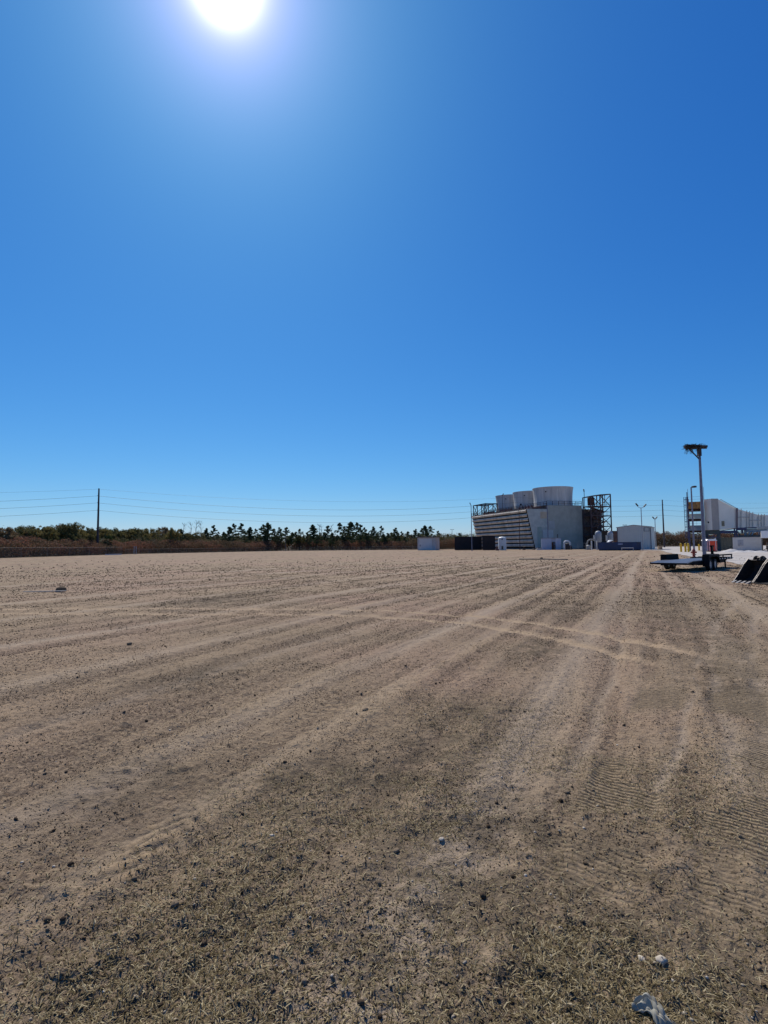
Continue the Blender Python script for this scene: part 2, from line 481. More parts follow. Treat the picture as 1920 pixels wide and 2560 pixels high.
def ground_mat():
    m = bpy.data.materials.new('graded_soil'); m.use_nodes = True
    t = m.node_tree; t.nodes.clear(); n = t.nodes.new; l = t.links.new
    o = n('ShaderNodeOutputMaterial'); b = n('ShaderNodeBsdfPrincipled'); l(b.outputs[0], o.inputs[0])
    b.inputs['Roughness'].default_value = 0.95; b.inputs['Specular IOR Level'].default_value = 0.15
    c = n('ShaderNodeTexCoord')
    def noise(scale, det=5, rough=.6, loc=(0, 0, 0), sc=(1, 1, 1), rot=0):
        mp = n('ShaderNodeMapping'); mp.vector_type = 'TEXTURE'; mp.inputs['Location'].default_value = loc
        mp.inputs['Scale'].default_value = tuple(1 / q_ for q_ in sc); mp.inputs['Rotation'].default_value = (0, 0, -rot)
        l(c.outputs['Object'], mp.inputs[0])
        q = n('ShaderNodeTexNoise'); q.inputs['Scale'].default_value = scale; q.inputs['Detail'].default_value = det
        q.inputs['Roughness'].default_value = rough
        l(mp.outputs[0], q.inputs['Vector']); return q.outputs['Fac']
    def ramp(x, a, b_):
        q = n('ShaderNodeMapRange'); q.interpolation_type = 'SMOOTHSTEP'
        q.inputs['From Min'].default_value = a; q.inputs['From Max'].default_value = b_
        l(x, q.inputs['Value']); return q.outputs[0]
    def mx(a, b_, fac):
        q = n('ShaderNodeMix'); q.data_type = 'RGBA'
        for k, s_ in ((6, a), (7, b_)):
            if isinstance(s_, tuple): q.inputs[k].default_value = (*s_, 1)
            else: l(s_, q.inputs[k])
        if isinstance(fac, (int, float)): q.inputs['Factor'].default_value = fac
        else: l(fac, q.inputs['Factor'])
        return q.outputs[2]
    def mm(op, a, b_):
        q = n('ShaderNodeMath'); q.operation = op
        for k, s_ in enumerate((a, b_)):
            if isinstance(s_, (int, float)): q.inputs[k].default_value = s_
            else: l(s_, q.inputs[k])
        return q.outputs[0]
    def attr(nm_):
        q = n('ShaderNodeAttribute'); q.attribute_name = nm_; return q.outputs['Fac']
    base_c = mx((0.309, 0.227, 0.139), (0.331, 0.227, 0.149), ramp(noise(.11, 3), .42, .6))
    base_c = mx(base_c, (0.246, 0.181, 0.118), ramp(noise(.45, 5, .6, (4, 9, 0)), .5, .72))
    # grader streaks running with the field: broken up so that they read as rows of crumbs
    grit = ramp(noise(24, 4, .75, (1, 5, 0)), .38, .62)
    st = noise(1.0, 6, .7, (3, 1, 0), (2.6, .075, 1), TH)
    base_c = mx(base_c, (0.399, 0.293, 0.184), mm('MULTIPLY', ramp(st, .52, .7), .5))
    st2 = noise(1.0, 6, .75, (8, 5, 0), (4.2, .11, 1), TH)
    base_c = mx(base_c, (0.126, 0.087, 0.058), mm('MULTIPLY', mm('MULTIPLY', ramp(st2, .53, .68), grit), .8))
    base_c = mx(base_c, (0.100, 0.072, 0.046), mm('MULTIPLY', mm('MULTIPLY', ramp(noise(.9, 6, .75, (1, 2, 0), (1, .4, 1), TH), .54, .68), grit), .85))
    # dark crumbs of topsoil and pale grit
    base_c = mx(base_c, (0.063, 0.041, 0.026), mm('MULTIPLY', ramp(noise(42, 3, .6), .60, .66), .75))
    base_c = mx(base_c, (0.050, 0.032, 0.021), mm('MULTIPLY', ramp(noise(13, 5, .75, (2, 2, 2)), .585, .65), .8))
    base_c = mx(base_c, (0.042, 0.027, 0.018), mm('MULTIPLY', ramp(noise(5, 6, .8, (2, 7, 2)), .60, .66), .7))
    base_c = mx(base_c, (0.439, 0.336, 0.217), mm('MULTIPLY', ramp(noise(60, 3, .6, (7, 7, 0)), .62, .7), .5))
    dk = ramp(mm('MULTIPLY', attr('streak2'), -1.0), .04, .2)
    base_c = mx(base_c, (0.382, 0.280, 0.173), mm('MULTIPLY', ramp(attr('streak2'), .06, .2), .4))
    base_c = mx(base_c, (0.109, 0.075, 0.050), mm('MULTIPLY', mm('MULTIPLY', dk, grit), .7))
    base_c = mx(base_c, (0.109, 0.075, 0.052), mm('MULTIPLY', mm('MULTIPLY', attr('rut'), grit), .95))
    base_c = mx(base_c, (0.047, 0.031, 0.021), mm('MULTIPLY', attr('scrape'), .7))
    base_c = mx(base_c, (0.411, 0.323, 0.227), mm('MULTIPLY', mm('MINIMUM', attr('pale'), 1.0), .6))
    lsin = mm('SINE', mm('MULTIPLY', attr('lph'), 6.2832), 0)
    # darker organic soil where old turf was scraped in
    tf = mm('MULTIPLY', attr('turf'), ramp(noise(3.2, 6, .75, (3, 8, 0)), .36, .60))
    base_c = mx(base_c, (0.116, 0.088, 0.055), mm('MINIMUM', tf, .8))
    # pressed bands of the crawler: pale compacted ribs, darker in the grooves
    sine = mm('SINE', mm('MULTIPLY', attr('rph'), 6.2832), 0)
    groove = ramp(mm('ADD', sine, mm('MULTIPLY', noise(30, 4, .7, (3, 3, 0)), 2.2)), 1.0, 1.9)
    beltm = mm('MINIMUM', attr('belt'), 1.0)
    base_c = mx(base_c, (0.320, 0.242, 0.143), mm('MULTIPLY', beltm, .6))
    base_c = mx(base_c, (0.100, 0.072, 0.046), mm('MULTIPLY', mm('MULTIPLY', groove, beltm), .8))
    base_c = mx(base_c, (0.335, 0.244, 0.147), mm('MULTIPLY', attr('tread'), .7))
    base_c = mx(base_c, (0.13, 0.095, 0.06), mm('MULTIPLY', mm('MULTIPLY', attr('tread'), ramp(mm('ADD', lsin, mm('MULTIPLY', noise(20, 4, .7, (6, 3, 0)), 1.6)), .9, 1.5)), .7))
    base_c = mx(base_c, (0.415, 0.300, 0.184), mm('MINIMUM', mm('MULTIPLY', attr('cross'), .9), .9))
    # rough ground beyond the field
    base_c = mx(base_c, (0.07, 0.055, 0.035), attr('off'))
    l(base_c, b.inputs['Base Color'])
    bp = n('ShaderNodeBump'); bp.inputs['Distance'].default_value = 0.005; bp.inputs['Strength'].default_value = 0.9
    l(noise(70, 5, .7), bp.inputs['Height'])
    bp2 = n('ShaderNodeBump'); bp2.inputs['Distance'].default_value = 0.02; bp2.inputs['Strength'].default_value = 0.8
    l(ramp(noise(13, 5, .7, (5, 5, 0)), .35, .8), bp2.inputs['Height'])
    l(bp.outputs[0], bp2.inputs['Normal'])
    bp3 = n('ShaderNodeBump'); bp3.inputs['Distance'].default_value = 0.0075; bp3.inputs['Strength'].default_value = 1.0
    l(mm('ADD', mm('MULTIPLY', mm('MULTIPLY', sine, -1.0), beltm), mm('MULTIPLY', mm('MULTIPLY', lsin, -2.2), attr('tread'))), bp3.inputs['Height']); l(bp2.outputs[0], bp3.inputs['Normal'])
    l(bp3.outputs[0], b.inputs['Normal'])
    return m

build_ground()

# pale limerock lot on the right
def build_lot():
    pts = []
    rnd = random.Random(4)
    P = LOT
    for i in range(len(P)):
        a = Vector(P[i]); b_ = Vector(P[(i + 1) % len(P)]); d_ = (b_ - a); nn = Vector((-d_.y, d_.x)).normalized()
        k = max(2, min(60, int(d_.length / (.5 + a.length * .02)))) if i < 8 else 1
        for j in range(k):
            q = a.lerp(b_, j / k)
            if i < 8 and j > 0:
                q = q + nn * rnd.uniform(-.35, .35)
            pts.append((q.x, q.y, 0.03))
    mb = MB(); mb.add(pts, [tuple(range(len(pts)))])
    o = mb.build('gravel_lot', mat('crushed_limerock', (0.50, 0.46, 0.40), .95, 0, .12, .5, (0.38, 0.33, 0.28), bump=.02, bscale=14, spec=.1))
    tag(o, kind='structure')
build_lot()

# ------------------------------------------------------------------ soil crumbs, pebbles, dry grass (stuff)
rng = np.random.default_rng(11)
def ico(sub):
    bm = bmesh.new(); bmesh.ops.create_icosphere(bm, subdivisions=sub, radius=1)
    v = np.array([x.co[:] for x in bm.verts]); f = np.array([[q.index for q in p.verts] for p in bm.faces]); bm.free(); return v, f
def scatter(n, rmin, rmax, p, half=R(47)):
    u = rng.random(n); a = 2 - p
    r = (rmin ** a + u * (rmax ** a - rmin ** a)) ** (1 / a)
    t = rng.uniform(-half, half, n)
    return r * np.sin(t), r * np.cos(t), r
def rocks(name, n, sub, smin, smax, rmin, rmax, p, material, pw=2.2, kfar=.0016, dens=None, sink=.25, jag=.33):
    bv, bf = ico(sub) if sub else (np.array([[1, 0, 0], [-1, 0, 0], [0, 1, 0], [0, -1, 0], [0, 0, 1], [0, 0, -1]], float), np.array([[0, 2, 4], [2, 1, 4], [1, 3, 4], [3, 0, 4], [2, 0, 5], [1, 2, 5], [3, 1, 5], [0, 3, 5]]))
    x, y, r = scatter(n, rmin, rmax, p)
    if dens is not None:
        k = rng.random(n) < dens(x, y) * sst(rmax, rmax * .25, r); x, y, r = x[k], y[k], r[k]
    n = len(x)
    s = smin + (smax - smin) * rng.random(n) ** pw
    s = np.maximum(s, kfar * r * rng.uniform(.6, 1.3, n))
    z = height(x, y)
    var = 12
    shp = [bv * (1 + rng.uniform(-jag, jag, (len(bv), 1))) for _ in range(var)]
    shp = np.stack(shp)
    k = rng.integers(0, var, n)
    V = shp[k] * s[:, None, None]
    V[:, :, 2] *= rng.uniform(.5, .9, n)[:, None]
    V[:, :, 0] *= rng.uniform(.8, 1.35, n)[:, None]
    ca, sa = np.cos(rng.uniform(0, 6.28, n)), np.sin(rng.uniform(0, 6.28, n))
    a = rng.uniform(0, 6.28, n); ca, sa = np.cos(a)[:, None], np.sin(a)[:, None]
    X = V[:, :, 0] * ca - V[:, :, 1] * sa; Y = V[:, :, 0] * sa + V[:, :, 1] * ca
    tl = rng.uniform(-.4, .4, n)[:, None]
    Z = V[:, :, 2] + X * tl
    W = np.stack([X + x[:, None], Y + y[:, None], Z + (z + s * (.5 - sink))[:, None]], -1).reshape(-1, 3)
    Fc = (bf[None] + (np.arange(n) * len(bv))[:, None, None]).reshape(-1, 3)
    o = np_mesh(name, W, Fc, material, smooth=False)
    return o
def rock_mat(name, c1, c2, c3):
    m = bpy.data.materials.new(name); m.use_nodes = True
    t = m.node_tree; n = t.nodes.new; l = t.links.new
    b = t.nodes['Principled BSDF']; b.inputs['Roughness'].default_value = .95; b.inputs['Specular IOR Level'].default_value = .15
    g = n('ShaderNodeNewGeometry'); r_ = n('ShaderNodeValToRGB')
    l(g.outputs['Random Per Island'], r_.inputs[0])
    e = r_.color_ramp.elements; e[0].color = (*c1, 1); e[1].color = (*c3, 1); q = e.new(.5); q.color = (*c2, 1)
    l(r_.outputs[0], b.inputs['Base Color'])
    c = n('ShaderNodeTexCoord'); no = n('ShaderNodeTexNoise'); no.inputs['Scale'].default_value = 90; l(c.outputs['Object'], no.inputs['Vector'])
    bp = n('ShaderNodeBump'); bp.inputs['Distance'].default_value = .004; l(no.outputs['Fac'], bp.inputs['Height']); l(bp.outputs[0], b.inputs['Normal'])
    return m
m_clod = rock_mat('dark_soil', (0.045, 0.029, 0.016), (0.10, 0.070, 0.042), (0.24, 0.18, 0.115))
m_peb = rock_mat('pale_stone', (0.27, 0.22, 0.15), (0.38, 0.32, 0.23), (0.55, 0.48, 0.37))
def dclod(x, y):
    m = masks(x, y)
    al, ac = uv(x, y)
    d = sst(.35, .65, fbm(x * .8, y * .8, 101, 3)) * .5 + .12 + 1.6 * np.clip(-m['streak2'], 0, .4) + .8 * np.clip(-m['streak'], 0, .4)
    d = d * (1 - .8 * np.clip(m['belt'] + m['cross'] + m['tread'], 0, 1)) + 1.3 * m['rut'] + m['scrape'] + .5 * m['turf'] - .5 * m['pale']
    d = .68 * d * (.35 + 1.3 * sst(.35, .65, fbm(x * 2.2, y * 2.2, 105, 3)))
    return np.clip(d, 0, 1)
tag(rocks('soil_crumbs', 430000, 0, .0014, .007, 1.2, 60, 1.7, m_clod, 2.8, .0008, dclod), kind='stuff')
tag(rocks('soil_clods', 15000, 1, .005, .017, 1.4, 90, 1.45, m_clod, 5.5, .0011, dclod, jag=.25), kind='stuff')
tag(rocks('pebbles', 6000, 1, .0022, .009, 1.2, 20, 1.6, m_peb, 3.5, .0006, lambda x, y: .6 + 0 * x), kind='stuff')

def quads(cent, ln, wd, up_bias=0.0, rg=None):
    """random oriented quads: (n,3) centres"""
    rg = rg or rng
    n = len(cent)
    a = rg.normal(size=(n, 3)); a[:, 2] = a[:, 2] * (1 - up_bias) + up_bias * np.abs(a[:, 2]) * 2
    a /= np.linalg.norm(a, axis=1)[:, None]
    b = rg.normal(size=(n, 3)); b -= a * (a * b).sum(1)[:, None]; b /= np.linalg.norm(b, axis=1)[:, None]
    ln = np.broadcast_to(ln, n)[:, None]; wd = np.broadcast_to(wd, n)[:, None]
    A = a * ln / 2; B = b * wd / 2
    V = np.stack([cent - A, cent + B, cent + A, cent - B], 1).reshape(-1, 3)
    Fq = np.arange(n * 4).reshape(-1, 4)
    return V, Fq

def dry_grass():
    n = 360000
    x, y, r = scatter(n, 1.1, 11, 2.15)
    m = masks(x, y)
    # thicker towards the right and close to the camera
    lean = sst(-2.0, 1.6, x + .2 * y) * .8 + .2
    d = sst(.38, .66, fbm(x * 1.1 + 40, y * 1.1, 111, 3)) * lean * sst(9, 2.2, r)
    d = d + .35 * sst(4.2, 1.5, r)
    d *= 1 - .5 * np.clip(m['belt'] + m['tread'], 0, 1)
    k = rng.random(n) < d
    x, y, r = x[k], y[k], r[k]; n = len(x)
    z = height(x, y)
    ln = rng.uniform(.010, .042, n); az = rng.uniform(0, 6.283, n) ; el = rng.uniform(-.1, 1.0, n) ** 2 + .08
    wd = rng.uniform(.0009, .0024, n)
    dx, dy, dz = np.cos(az) * np.cos(el), np.sin(az) * np.cos(el), np.sin(el)
    sx, sy = -np.sin(az) * wd, np.cos(az) * wd
    p0 = np.stack([x, y, z + .001], -1)
    p1 = p0 + np.stack([dx, dy, dz], -1) * ln[:, None] * .55
    el2 = el - rng.uniform(0, .9, n)
    p2 = p1 + np.stack([np.cos(az) * np.cos(el2), np.sin(az) * np.cos(el2), np.sin(el2)], -1) * ln[:, None] * .45
    s_ = np.stack([sx, sy, np.zeros(n)], -1)
    V = np.stack([p0 - s_, p0 + s_, p1 - s_ * .8, p1 + s_ * .8, p2 - s_ * .2, p2 + s_ * .2], 1).reshape(-1, 3)
    b_ = (np.arange(n) * 6)[:, None]
    Fq = np.stack([b_ + np.array([0, 1, 3, 2]), b_ + np.array([2, 3, 5, 4])], 1).reshape(-1, 4)
    o = np_mesh('dry_grass', V, Fq, rock_mat('straw', (0.07, 0.05, 0.02), (0.17, 0.13, 0.062), (0.46, 0.38, 0.22)))
    tag(o, kind='stuff')
dry_grass()

# ------------------------------------------------------------------ vegetation
def leaf_mat(name, c1, c2, c3, sc=.9):
    m = bpy.data.materials.new(name); m.use_nodes = True
    t = m.node_tree; n = t.nodes.new; l = t.links.new
    b = t.nodes['Principled BSDF']; b.inputs['Roughness'].default_value = .8; b.inputs['Specular IOR Level'].default_value = .2
    o = t.nodes['Material Output']
    c = n('ShaderNodeTexCoord'); no = n('ShaderNodeTexNoise'); no.inputs['Scale'].default_value = sc; no.inputs['Detail'].default_value = 3
    l(c.outputs['Object'], no.inputs['Vector'])
    g = n('ShaderNodeNewGeometry')
    ad = n('ShaderNodeMath'); ad.operation = 'MULTIPLY_ADD'; l(g.outputs['Random Per Island'], ad.inputs[0]); ad.inputs[1].default_value = .35
    sb = n('ShaderNodeMath'); sb.operation = 'SUBTRACT'; l(no.outputs['Fac'], sb.inputs[0]); sb.inputs[1].default_value = .17
    l(sb.outputs[0], ad.inputs[2])
    r_ = n('ShaderNodeValToRGB'); l(ad.outputs[0], r_.inputs[0])
    e = r_.color_ramp.elements; e[0].position = .25; e[0].color = (*c1, 1); e[1].position = .75; e[1].color = (*c3, 1); q = e.new(.5); q.color = (*c2, 1)
    l(r_.outputs[0], b.inputs['Base Color'])
    tr = n('ShaderNodeBsdfTranslucent'); l(r_.outputs[0], tr.inputs['Color'])
    ms = n('ShaderNodeMixShader'); ms.inputs[0].default_value = .3
    l(b.outputs[0], ms.inputs[1]); l(tr.outputs[0], ms.inputs[2]); l(ms.outputs[0], o.inputs[0])
    return m
bark = mat('bark', (0.07, 0.055, 0.045), .95, 0, .3, 4, stretch=(1, 1, .3))
bark_pale = mat('pale_bark', (0.17, 0.15, 0.13), .95, 0, .3, 4, stretch=(1, 1, .3))
m_pine = leaf_mat('pine_needles', (0.041, 0.065, 0.031), (0.082, 0.114, 0.049), (0.163, 0.186, 0.088))
m_oak = leaf_mat('oak_leaves', (0.070, 0.082, 0.029), (0.150, 0.143, 0.052), (0.264, 0.211, 0.082), .6)
m_olive = leaf_mat('olive_leaves', (0.101, 0.097, 0.031), (0.230, 0.193, 0.060), (0.374, 0.276, 0.101), .6)
m_brown = leaf_mat('brown_leaves', (0.101, 0.074, 0.041), (0.216, 0.151, 0.074), (0.346, 0.230, 0.115), .6)
m_palm = leaf_mat('palm_fronds', (0.016, 0.032, 0.014), (0.035, 0.06, 0.025), (0.09, 0.115, 0.05))

def branchy(mb, p, d, ln, rad, depth, rnd, nb=3, spread=.5):
    p = Vector(p); d = Vector(d).normalized()
    q = p + d * ln * .5 + Vector((rnd.uniform(-1, 1), rnd.uniform(-1, 1), rnd.uniform(-.2, .6))) * ln * .05
    e = q + (d + Vector((rnd.uniform(-.2, .2), rnd.uniform(-.2, .2), .1))).normalized() * ln * .5
    mb.tube([p, q, e], [rad, rad * .8, rad * .55], 4, False)
    if depth == 0: return
    for i in range(nb):
        dd = (d + Vector((rnd.uniform(-1, 1), rnd.uniform(-1, 1), rnd.uniform(-.15, .7))) * spread).normalized()
        branchy(mb, p.lerp(e, rnd.uniform(.55, 1)), dd, ln * rnd.uniform(.55, .8), rad * .55, depth - 1, rnd, nb, spread)

def make_pine(h, seed, full=1.0):
    rnd = random.Random(seed); rg = np.random.default_rng(seed)
    t = empty('pine_tree')
    mb = MB(); bx, by = rnd.uniform(-.4, .4), rnd.uniform(-.3, .3)
    tip = Vector((bx, by, h * .97))
    pts = [Vector((bx * (k / 5) ** 2 + (rnd.uniform(-.06, .06) if k else 0), by * (k / 5) ** 2, h * .97 * k / 5)) for k in range(6)]
    mb.tube(pts, [.17, .14, .12, .10, .06, .02], 6)
    cent = []
    z0 = h * rnd.uniform(.36, .5)
    nb = int(40 * full)
    for i in range(nb):
        u = (i + rnd.random()) / nb
        z = z0 + (h - z0) * u
        env = (math.sin(math.pi * min(1, .16 + .84 * u)) ** .7) * h * .19 * rnd.uniform(.45, 1.15)
        a = rnd.uniform(0, 6.28)
        b0 = Vector((bx * (z / h) ** 2, by * (z / h) ** 2, z - .15 * h * .2))
        b1 = b0 + Vector((math.cos(a) * env, math.sin(a) * env, rnd.uniform(.1, .45)))
        mb.tube([b0, b1], [.035, .012], 3, False)
        cent.append((b1, rnd.uniform(.3, .58)))
        if rnd.random() < .8: cent.append((b0.lerp(b1, .5), rnd.uniform(.35, .6)))
    cent.append((tip, .4))
    mb.build('trunk', bark, t)
    C = []
    for c, r_ in cent:
        n = int(150 * r_ / .45)
        p = rg.normal(size=(n, 3)); p /= np.linalg.norm(p, axis=1)[:, None]; p *= r_ * rg.uniform(.2, 1.05, (n, 1)) ** .5
        p[:, 2] *= .62
        C.append(p + np.array(c[:]))
    C = np.vstack(C)
    V, Fq = quads(C, rg.uniform(.2, .36, len(C)), rg.uniform(.07, .13, len(C)), .3, rg)
    np_mesh('crown', V, Fq, m_pine, t)
    return t
def make_broad(h, wdt, seed, material, dens=1.0):
    rnd = random.Random(seed); rg = np.random.default_rng(seed)
    t = empty('broadleaf_tree')
    mb = MB(); cent = []
    ht = h * .3
    mb.tube([(0, 0, 0), (rnd.uniform(-.1, .1), 0, ht * .5), (rnd.uniform(-.2, .2), rnd.uniform(-.2, .2), ht)], [.24, .2, .17], 7)
    lobes = []
    for i in range(7):
        a = i * .9 + rnd.uniform(-.4, .4); rr_ = wdt * .5 * rnd.uniform(.25, .7)
        lobes.append((Vector((math.cos(a) * rr_, math.sin(a) * rr_, h * rnd.uniform(.32, .8))), wdt * rnd.uniform(.2, .3)))
    lobes.append((Vector((rnd.uniform(-.4, .4), 0, h * .82)), wdt * .2))
    for c, r_ in lobes:
        mb.tube([(0, 0, ht * .9), tuple(Vector((0, 0, ht)).lerp(c, .6) + Vector((0, 0, -.2))), tuple(c)], [.11, .06, .025], 4, False)
        for k in range(int(20 * dens)):
            d = Vector((rnd.gauss(0, 1), rnd.gauss(0, 1), rnd.gauss(0, .9))).normalized()
            p = c + Vector((d.x * r_, d.y * r_, d.z * r_ * .8)) * rnd.uniform(.6, 1.12)
            cent.append((p, rnd.uniform(.28, .62)))
            if k % 2 == 0: mb.tube([tuple(c), tuple(p)], [.02, .008], 3, False)
    mb.build('trunk', bark, t)
    C = []
    for c, r_ in cent:
        n = int(60 * r_ / .45)
        p = rg.normal(size=(n, 3)); p /= np.linalg.norm(p, axis=1)[:, None]; p *= r_ * rg.uniform(.1, 1.1, (n, 1)) ** .6
        C.append(p + np.array(c[:]))
    C = np.vstack(C); C[:, 2] = np.maximum(C[:, 2], .3)
    V, Fq = quads(C, rg.uniform(.2, .36, len(C)), rg.uniform(.12, .22, len(C)), .0, rg)
    np_mesh('crown', V, Fq, material, t)
    return t
def make_bare(h, seed, slim=False):
    rnd = random.Random(seed)
    t = empty('bare_tree')
    mb = MB()
    hh = h * (.95 if slim else .4)
    pts = [Vector((rnd.uniform(-.1, .1) * k, rnd.uniform(-.1, .1) * k, hh * k / 4)) for k in range(5)]
    mb.tube(pts, [.14, .12, .10, .08, .04], 6)
    mb.build('trunk', bark_pale, t)
    mc = MB()
    if slim:
        for i in range(22):
            z = hh * rnd.uniform(.45, 1)
            k = min(3, int(z / hh * 4)); b0 = pts[k].lerp(pts[k + 1], z / hh * 4 - k)
            a = rnd.uniform(0, 6.28)
            branchy(mc, b0, (math.cos(a), math.sin(a), rnd.uniform(.3, 1.0)), h * .1, .03, 1, rnd, 2, .5)
    else:
        for i in range(6):
            a = i * 1.05 + rnd.uniform(-.3, .3)
            branchy(mc, pts[-1 - i % 2], (math.cos(a) * .7, math.sin(a) * .7, 1.0), h * .24, .07, 3, rnd, 3, .55)
    mc.build('crown', bark_pale, t)
    return t
def make_palm(h, seed):
    rnd = random.Random(seed); rg = np.random.default_rng(seed)
    t = empty('cabbage_palm')
    MB().tube([(0, 0, 0), (.05, 0, h * .4), (0, 0, h * .75)], [.25, .2, .18], 8).build('trunk', bark, t)
    V = []; Fq = []
    for i in range(150):
        a = rnd.uniform(0, 6.28); e = rnd.uniform(-.9, 1.35); r1 = rnd.uniform(1.2, 2.1)
        d = Vector((math.cos(a) * math.cos(e), math.sin(a) * math.cos(e), math.sin(e)))
        s_ = d.cross(Vector((0, 0, 1))).normalized(); n_ = s_.cross(d)
        root = Vector((0, 0, h * (.72 if rnd.random() < .6 else .45)))
        fan = root + d * r1 * .55
        for k in range(-5, 6):
            dd = (d + s_ * k * .16).normalized()
            tipp = fan + dd * r1 * .6 + Vector((0, 0, -.12 * abs(k) * .5))
            b_ = len(V); V += [tuple(fan), tuple(fan + dd * r1 * .3 + n_ * .03 + s_ * .04), tuple(tipp), tuple(fan + dd * r1 * .3 - s_ * .04)]
            Fq.append((b_, b_ + 1, b_ + 2, b_ + 3))
    np_mesh('crown', np.array(V), np.array(Fq), m_palm, t)
    return t

ORD = ['leftmost', 'second', 'third', 'fourth', 'fifth', 'sixth', 'seventh', 'eighth', 'ninth', 'tenth', 'eleventh', 'twelfth',
       'thirteenth', 'fourteenth', 'fifteenth', 'sixteenth', 'seventeenth', 'eighteenth', 'nineteenth', 'twentieth',
       'twenty-first', 'twenty-second', 'twenty-third', 'twenty-fourth', 'twenty-fifth', 'twenty-sixth', 'twenty-seventh',
       'twenty-eighth', 'twenty-ninth', 'thirtieth', 'thirty-first', 'thirty-second', 'thirty-third', 'thirty-fourth',
       'thirty-fifth', 'thirty-sixth', 'thirty-seventh', 'thirty-eighth', 'thirty-ninth', 'fortieth', 'forty-first', 'forty-second',
       'forty-third', 'forty-fourth', 'forty-fifth', 'forty-sixth', 'forty-seventh', 'forty-eighth']
_t = ['', 'first', 'second', 'third', 'fourth', 'fifth', 'sixth', 'seventh', 'eighth', 'ninth']
for _k in range(49, 100):
    _d, _u = divmod(_k, 10); _n = {4: 'forty', 5: 'fifty', 6: 'sixty', 7: 'seventy', 8: 'eighty', 9: 'ninety'}[_d]
    ORD.append(_n + '-' + _t[_u] if _u else _n[:-1] + 'ieth')
# protos are built at the first place they are used
used = {}
def plant(kind, maker, px, ytop, Y, rnd, label, cat, group, name=None):
    """maker() gives a tree of nominal height kind[1]; scaled so its top reaches the wanted height"""
    key = kind
    if key not in used:
        used[key] = maker(); o = used[key]
    else:
        o = copy_tree(used[key])
    if px < 430: Y = max(Y, 82 * 1300 / (960 - px) + 5 + (int(px) % 7) * 2)
    b = base(px, Y)
    hh = max(2.5, zat(ytop, px, Y))
    s_ = hh / kind[1]
    o.location = b; o.scale = (s_ * rnd.uniform(.9, 1.1), s_ * rnd.uniform(.9, 1.1), s_)
    o.rotation_euler = (0, 0, rnd.uniform(0, 6.28))
    tag(o, label, cat, group)
    return o
rt = random.Random(21)
# pines: (x of photo, y of top, distance)
PINES = [(450, 1322, 190), (516, 1321, 215), (533, 1313, 222), (560, 1330, 220), (571, 1316, 214), (583, 1309, 220), (603, 1308, 225), (612, 1326, 218), (624, 1318, 230),
         (638, 1322, 222), (657, 1311, 226), (670, 1307, 224), (685, 1321, 235), (700, 1319, 230), (714, 1318, 224), (730, 1331, 226), (750, 1322, 232),
         (768, 1330, 230), (783, 1312, 236), (800, 1331, 225), (818, 1314, 236), (831, 1332, 222), (850, 1307, 238), (863, 1316, 230), (876, 1305, 242),
         (882, 1331, 224), (892, 1306, 240), (902, 1311, 244), (911, 1318, 236), (922, 1331, 228), (935, 1317, 246), (953, 1314, 246), (960, 1335, 226),
         (988, 1320, 236), (1004, 1328, 240), (1020, 1328, 240), (1039, 1323, 246), (1055, 1320, 250), (1064, 1314, 252), (1077, 1315, 252), (1095, 1327, 248), (1120, 1335, 270)]
PINES += [(px_, 1329 + (px_ * 7) % 13, 226 + (px_ * 5) % 20) for px_ in (508, 546, 594, 631, 647, 664, 692, 722, 741, 759, 776, 792, 810, 824, 841, 857, 870, 900, 916, 929, 944, 968, 979, 996, 1012, 1030, 1046, 1070, 1086, 1110, 1150, 1168)]
PINES.sort()
for i, (px, yt, Y) in enumerate(PINES):
    v = i % 6
    hN = [11, 12, 10.5, 11.5, 12.5, 10][v]
    desc = 'slender dark pine' if v in (1, 4) else 'dark green pine' if v in (0, 3) else 'loose-crowned dark pine'
    plant(('pine', hN, v), lambda: make_pine(hN, 40 + v, [1, .75, 1.15, .9, .8, 1.2][v]), px, yt, Y, rt,
          f'{desc} in the far treeline, {ORD[i]}{"" if i == 0 else " pine from the left"}' + (' pine' if i == 0 else ''), 'tree', 'pines in the far treeline')
# broadleaf trees, mostly at the left
BROAD = [(8, 1314, 122, 2), (40, 1318, 128, 0), (74, 1322, 124, 2), (98, 1315, 134, 1), (122, 1312, 138, 0), (146, 1306, 136, 2), (158, 1318, 118, 1), (182, 1307, 140, 0),
         (190, 1325, 120, 1), (206, 1314, 142, 0), (226, 1322, 146, 0), (256, 1318, 152, 0), (276, 1326, 156, 0), (300, 1324, 160, 2),
         (318, 1324, 160, 1), (338, 1318, 164, 0), (352, 1332, 158, 1), (388, 1326, 176, 2), (404, 1314, 184, 2), (418, 1320, 180, 2), (432, 1320, 182, 1), (470, 1330, 200, 0),
         (488, 1332, 204, 0), (1050, 1338, 236, 0), (1140, 1338, 262, 0), (1165, 1340, 265, 0)] + [(q_, 1336 + (q_ * 11) % 7, 232 + (q_ * 3) % 22, (q_ // 7) % 3) for q_ in (515, 548, 588, 622, 655, 690, 720, 748, 772, 800, 835, 868, 905, 938, 972, 1000, 1028, 1075, 1100)] + [(28, 1328, 126, 2), (60, 1315, 140, 0), (112, 1322, 150, 2), (134, 1318, 150, 1), (170, 1312, 150, 2), (216, 1324, 160, 2), (242, 1320, 160, 1), (266, 1322, 170, 2), (290, 1320, 172, 0), (328, 1326, 178, 2), (366, 1322, 186, 1), (380, 1328, 190, 0), (446, 1326, 200, 2)]
BROAD.sort()
mats_b = [m_oak, m_olive, m_brown]
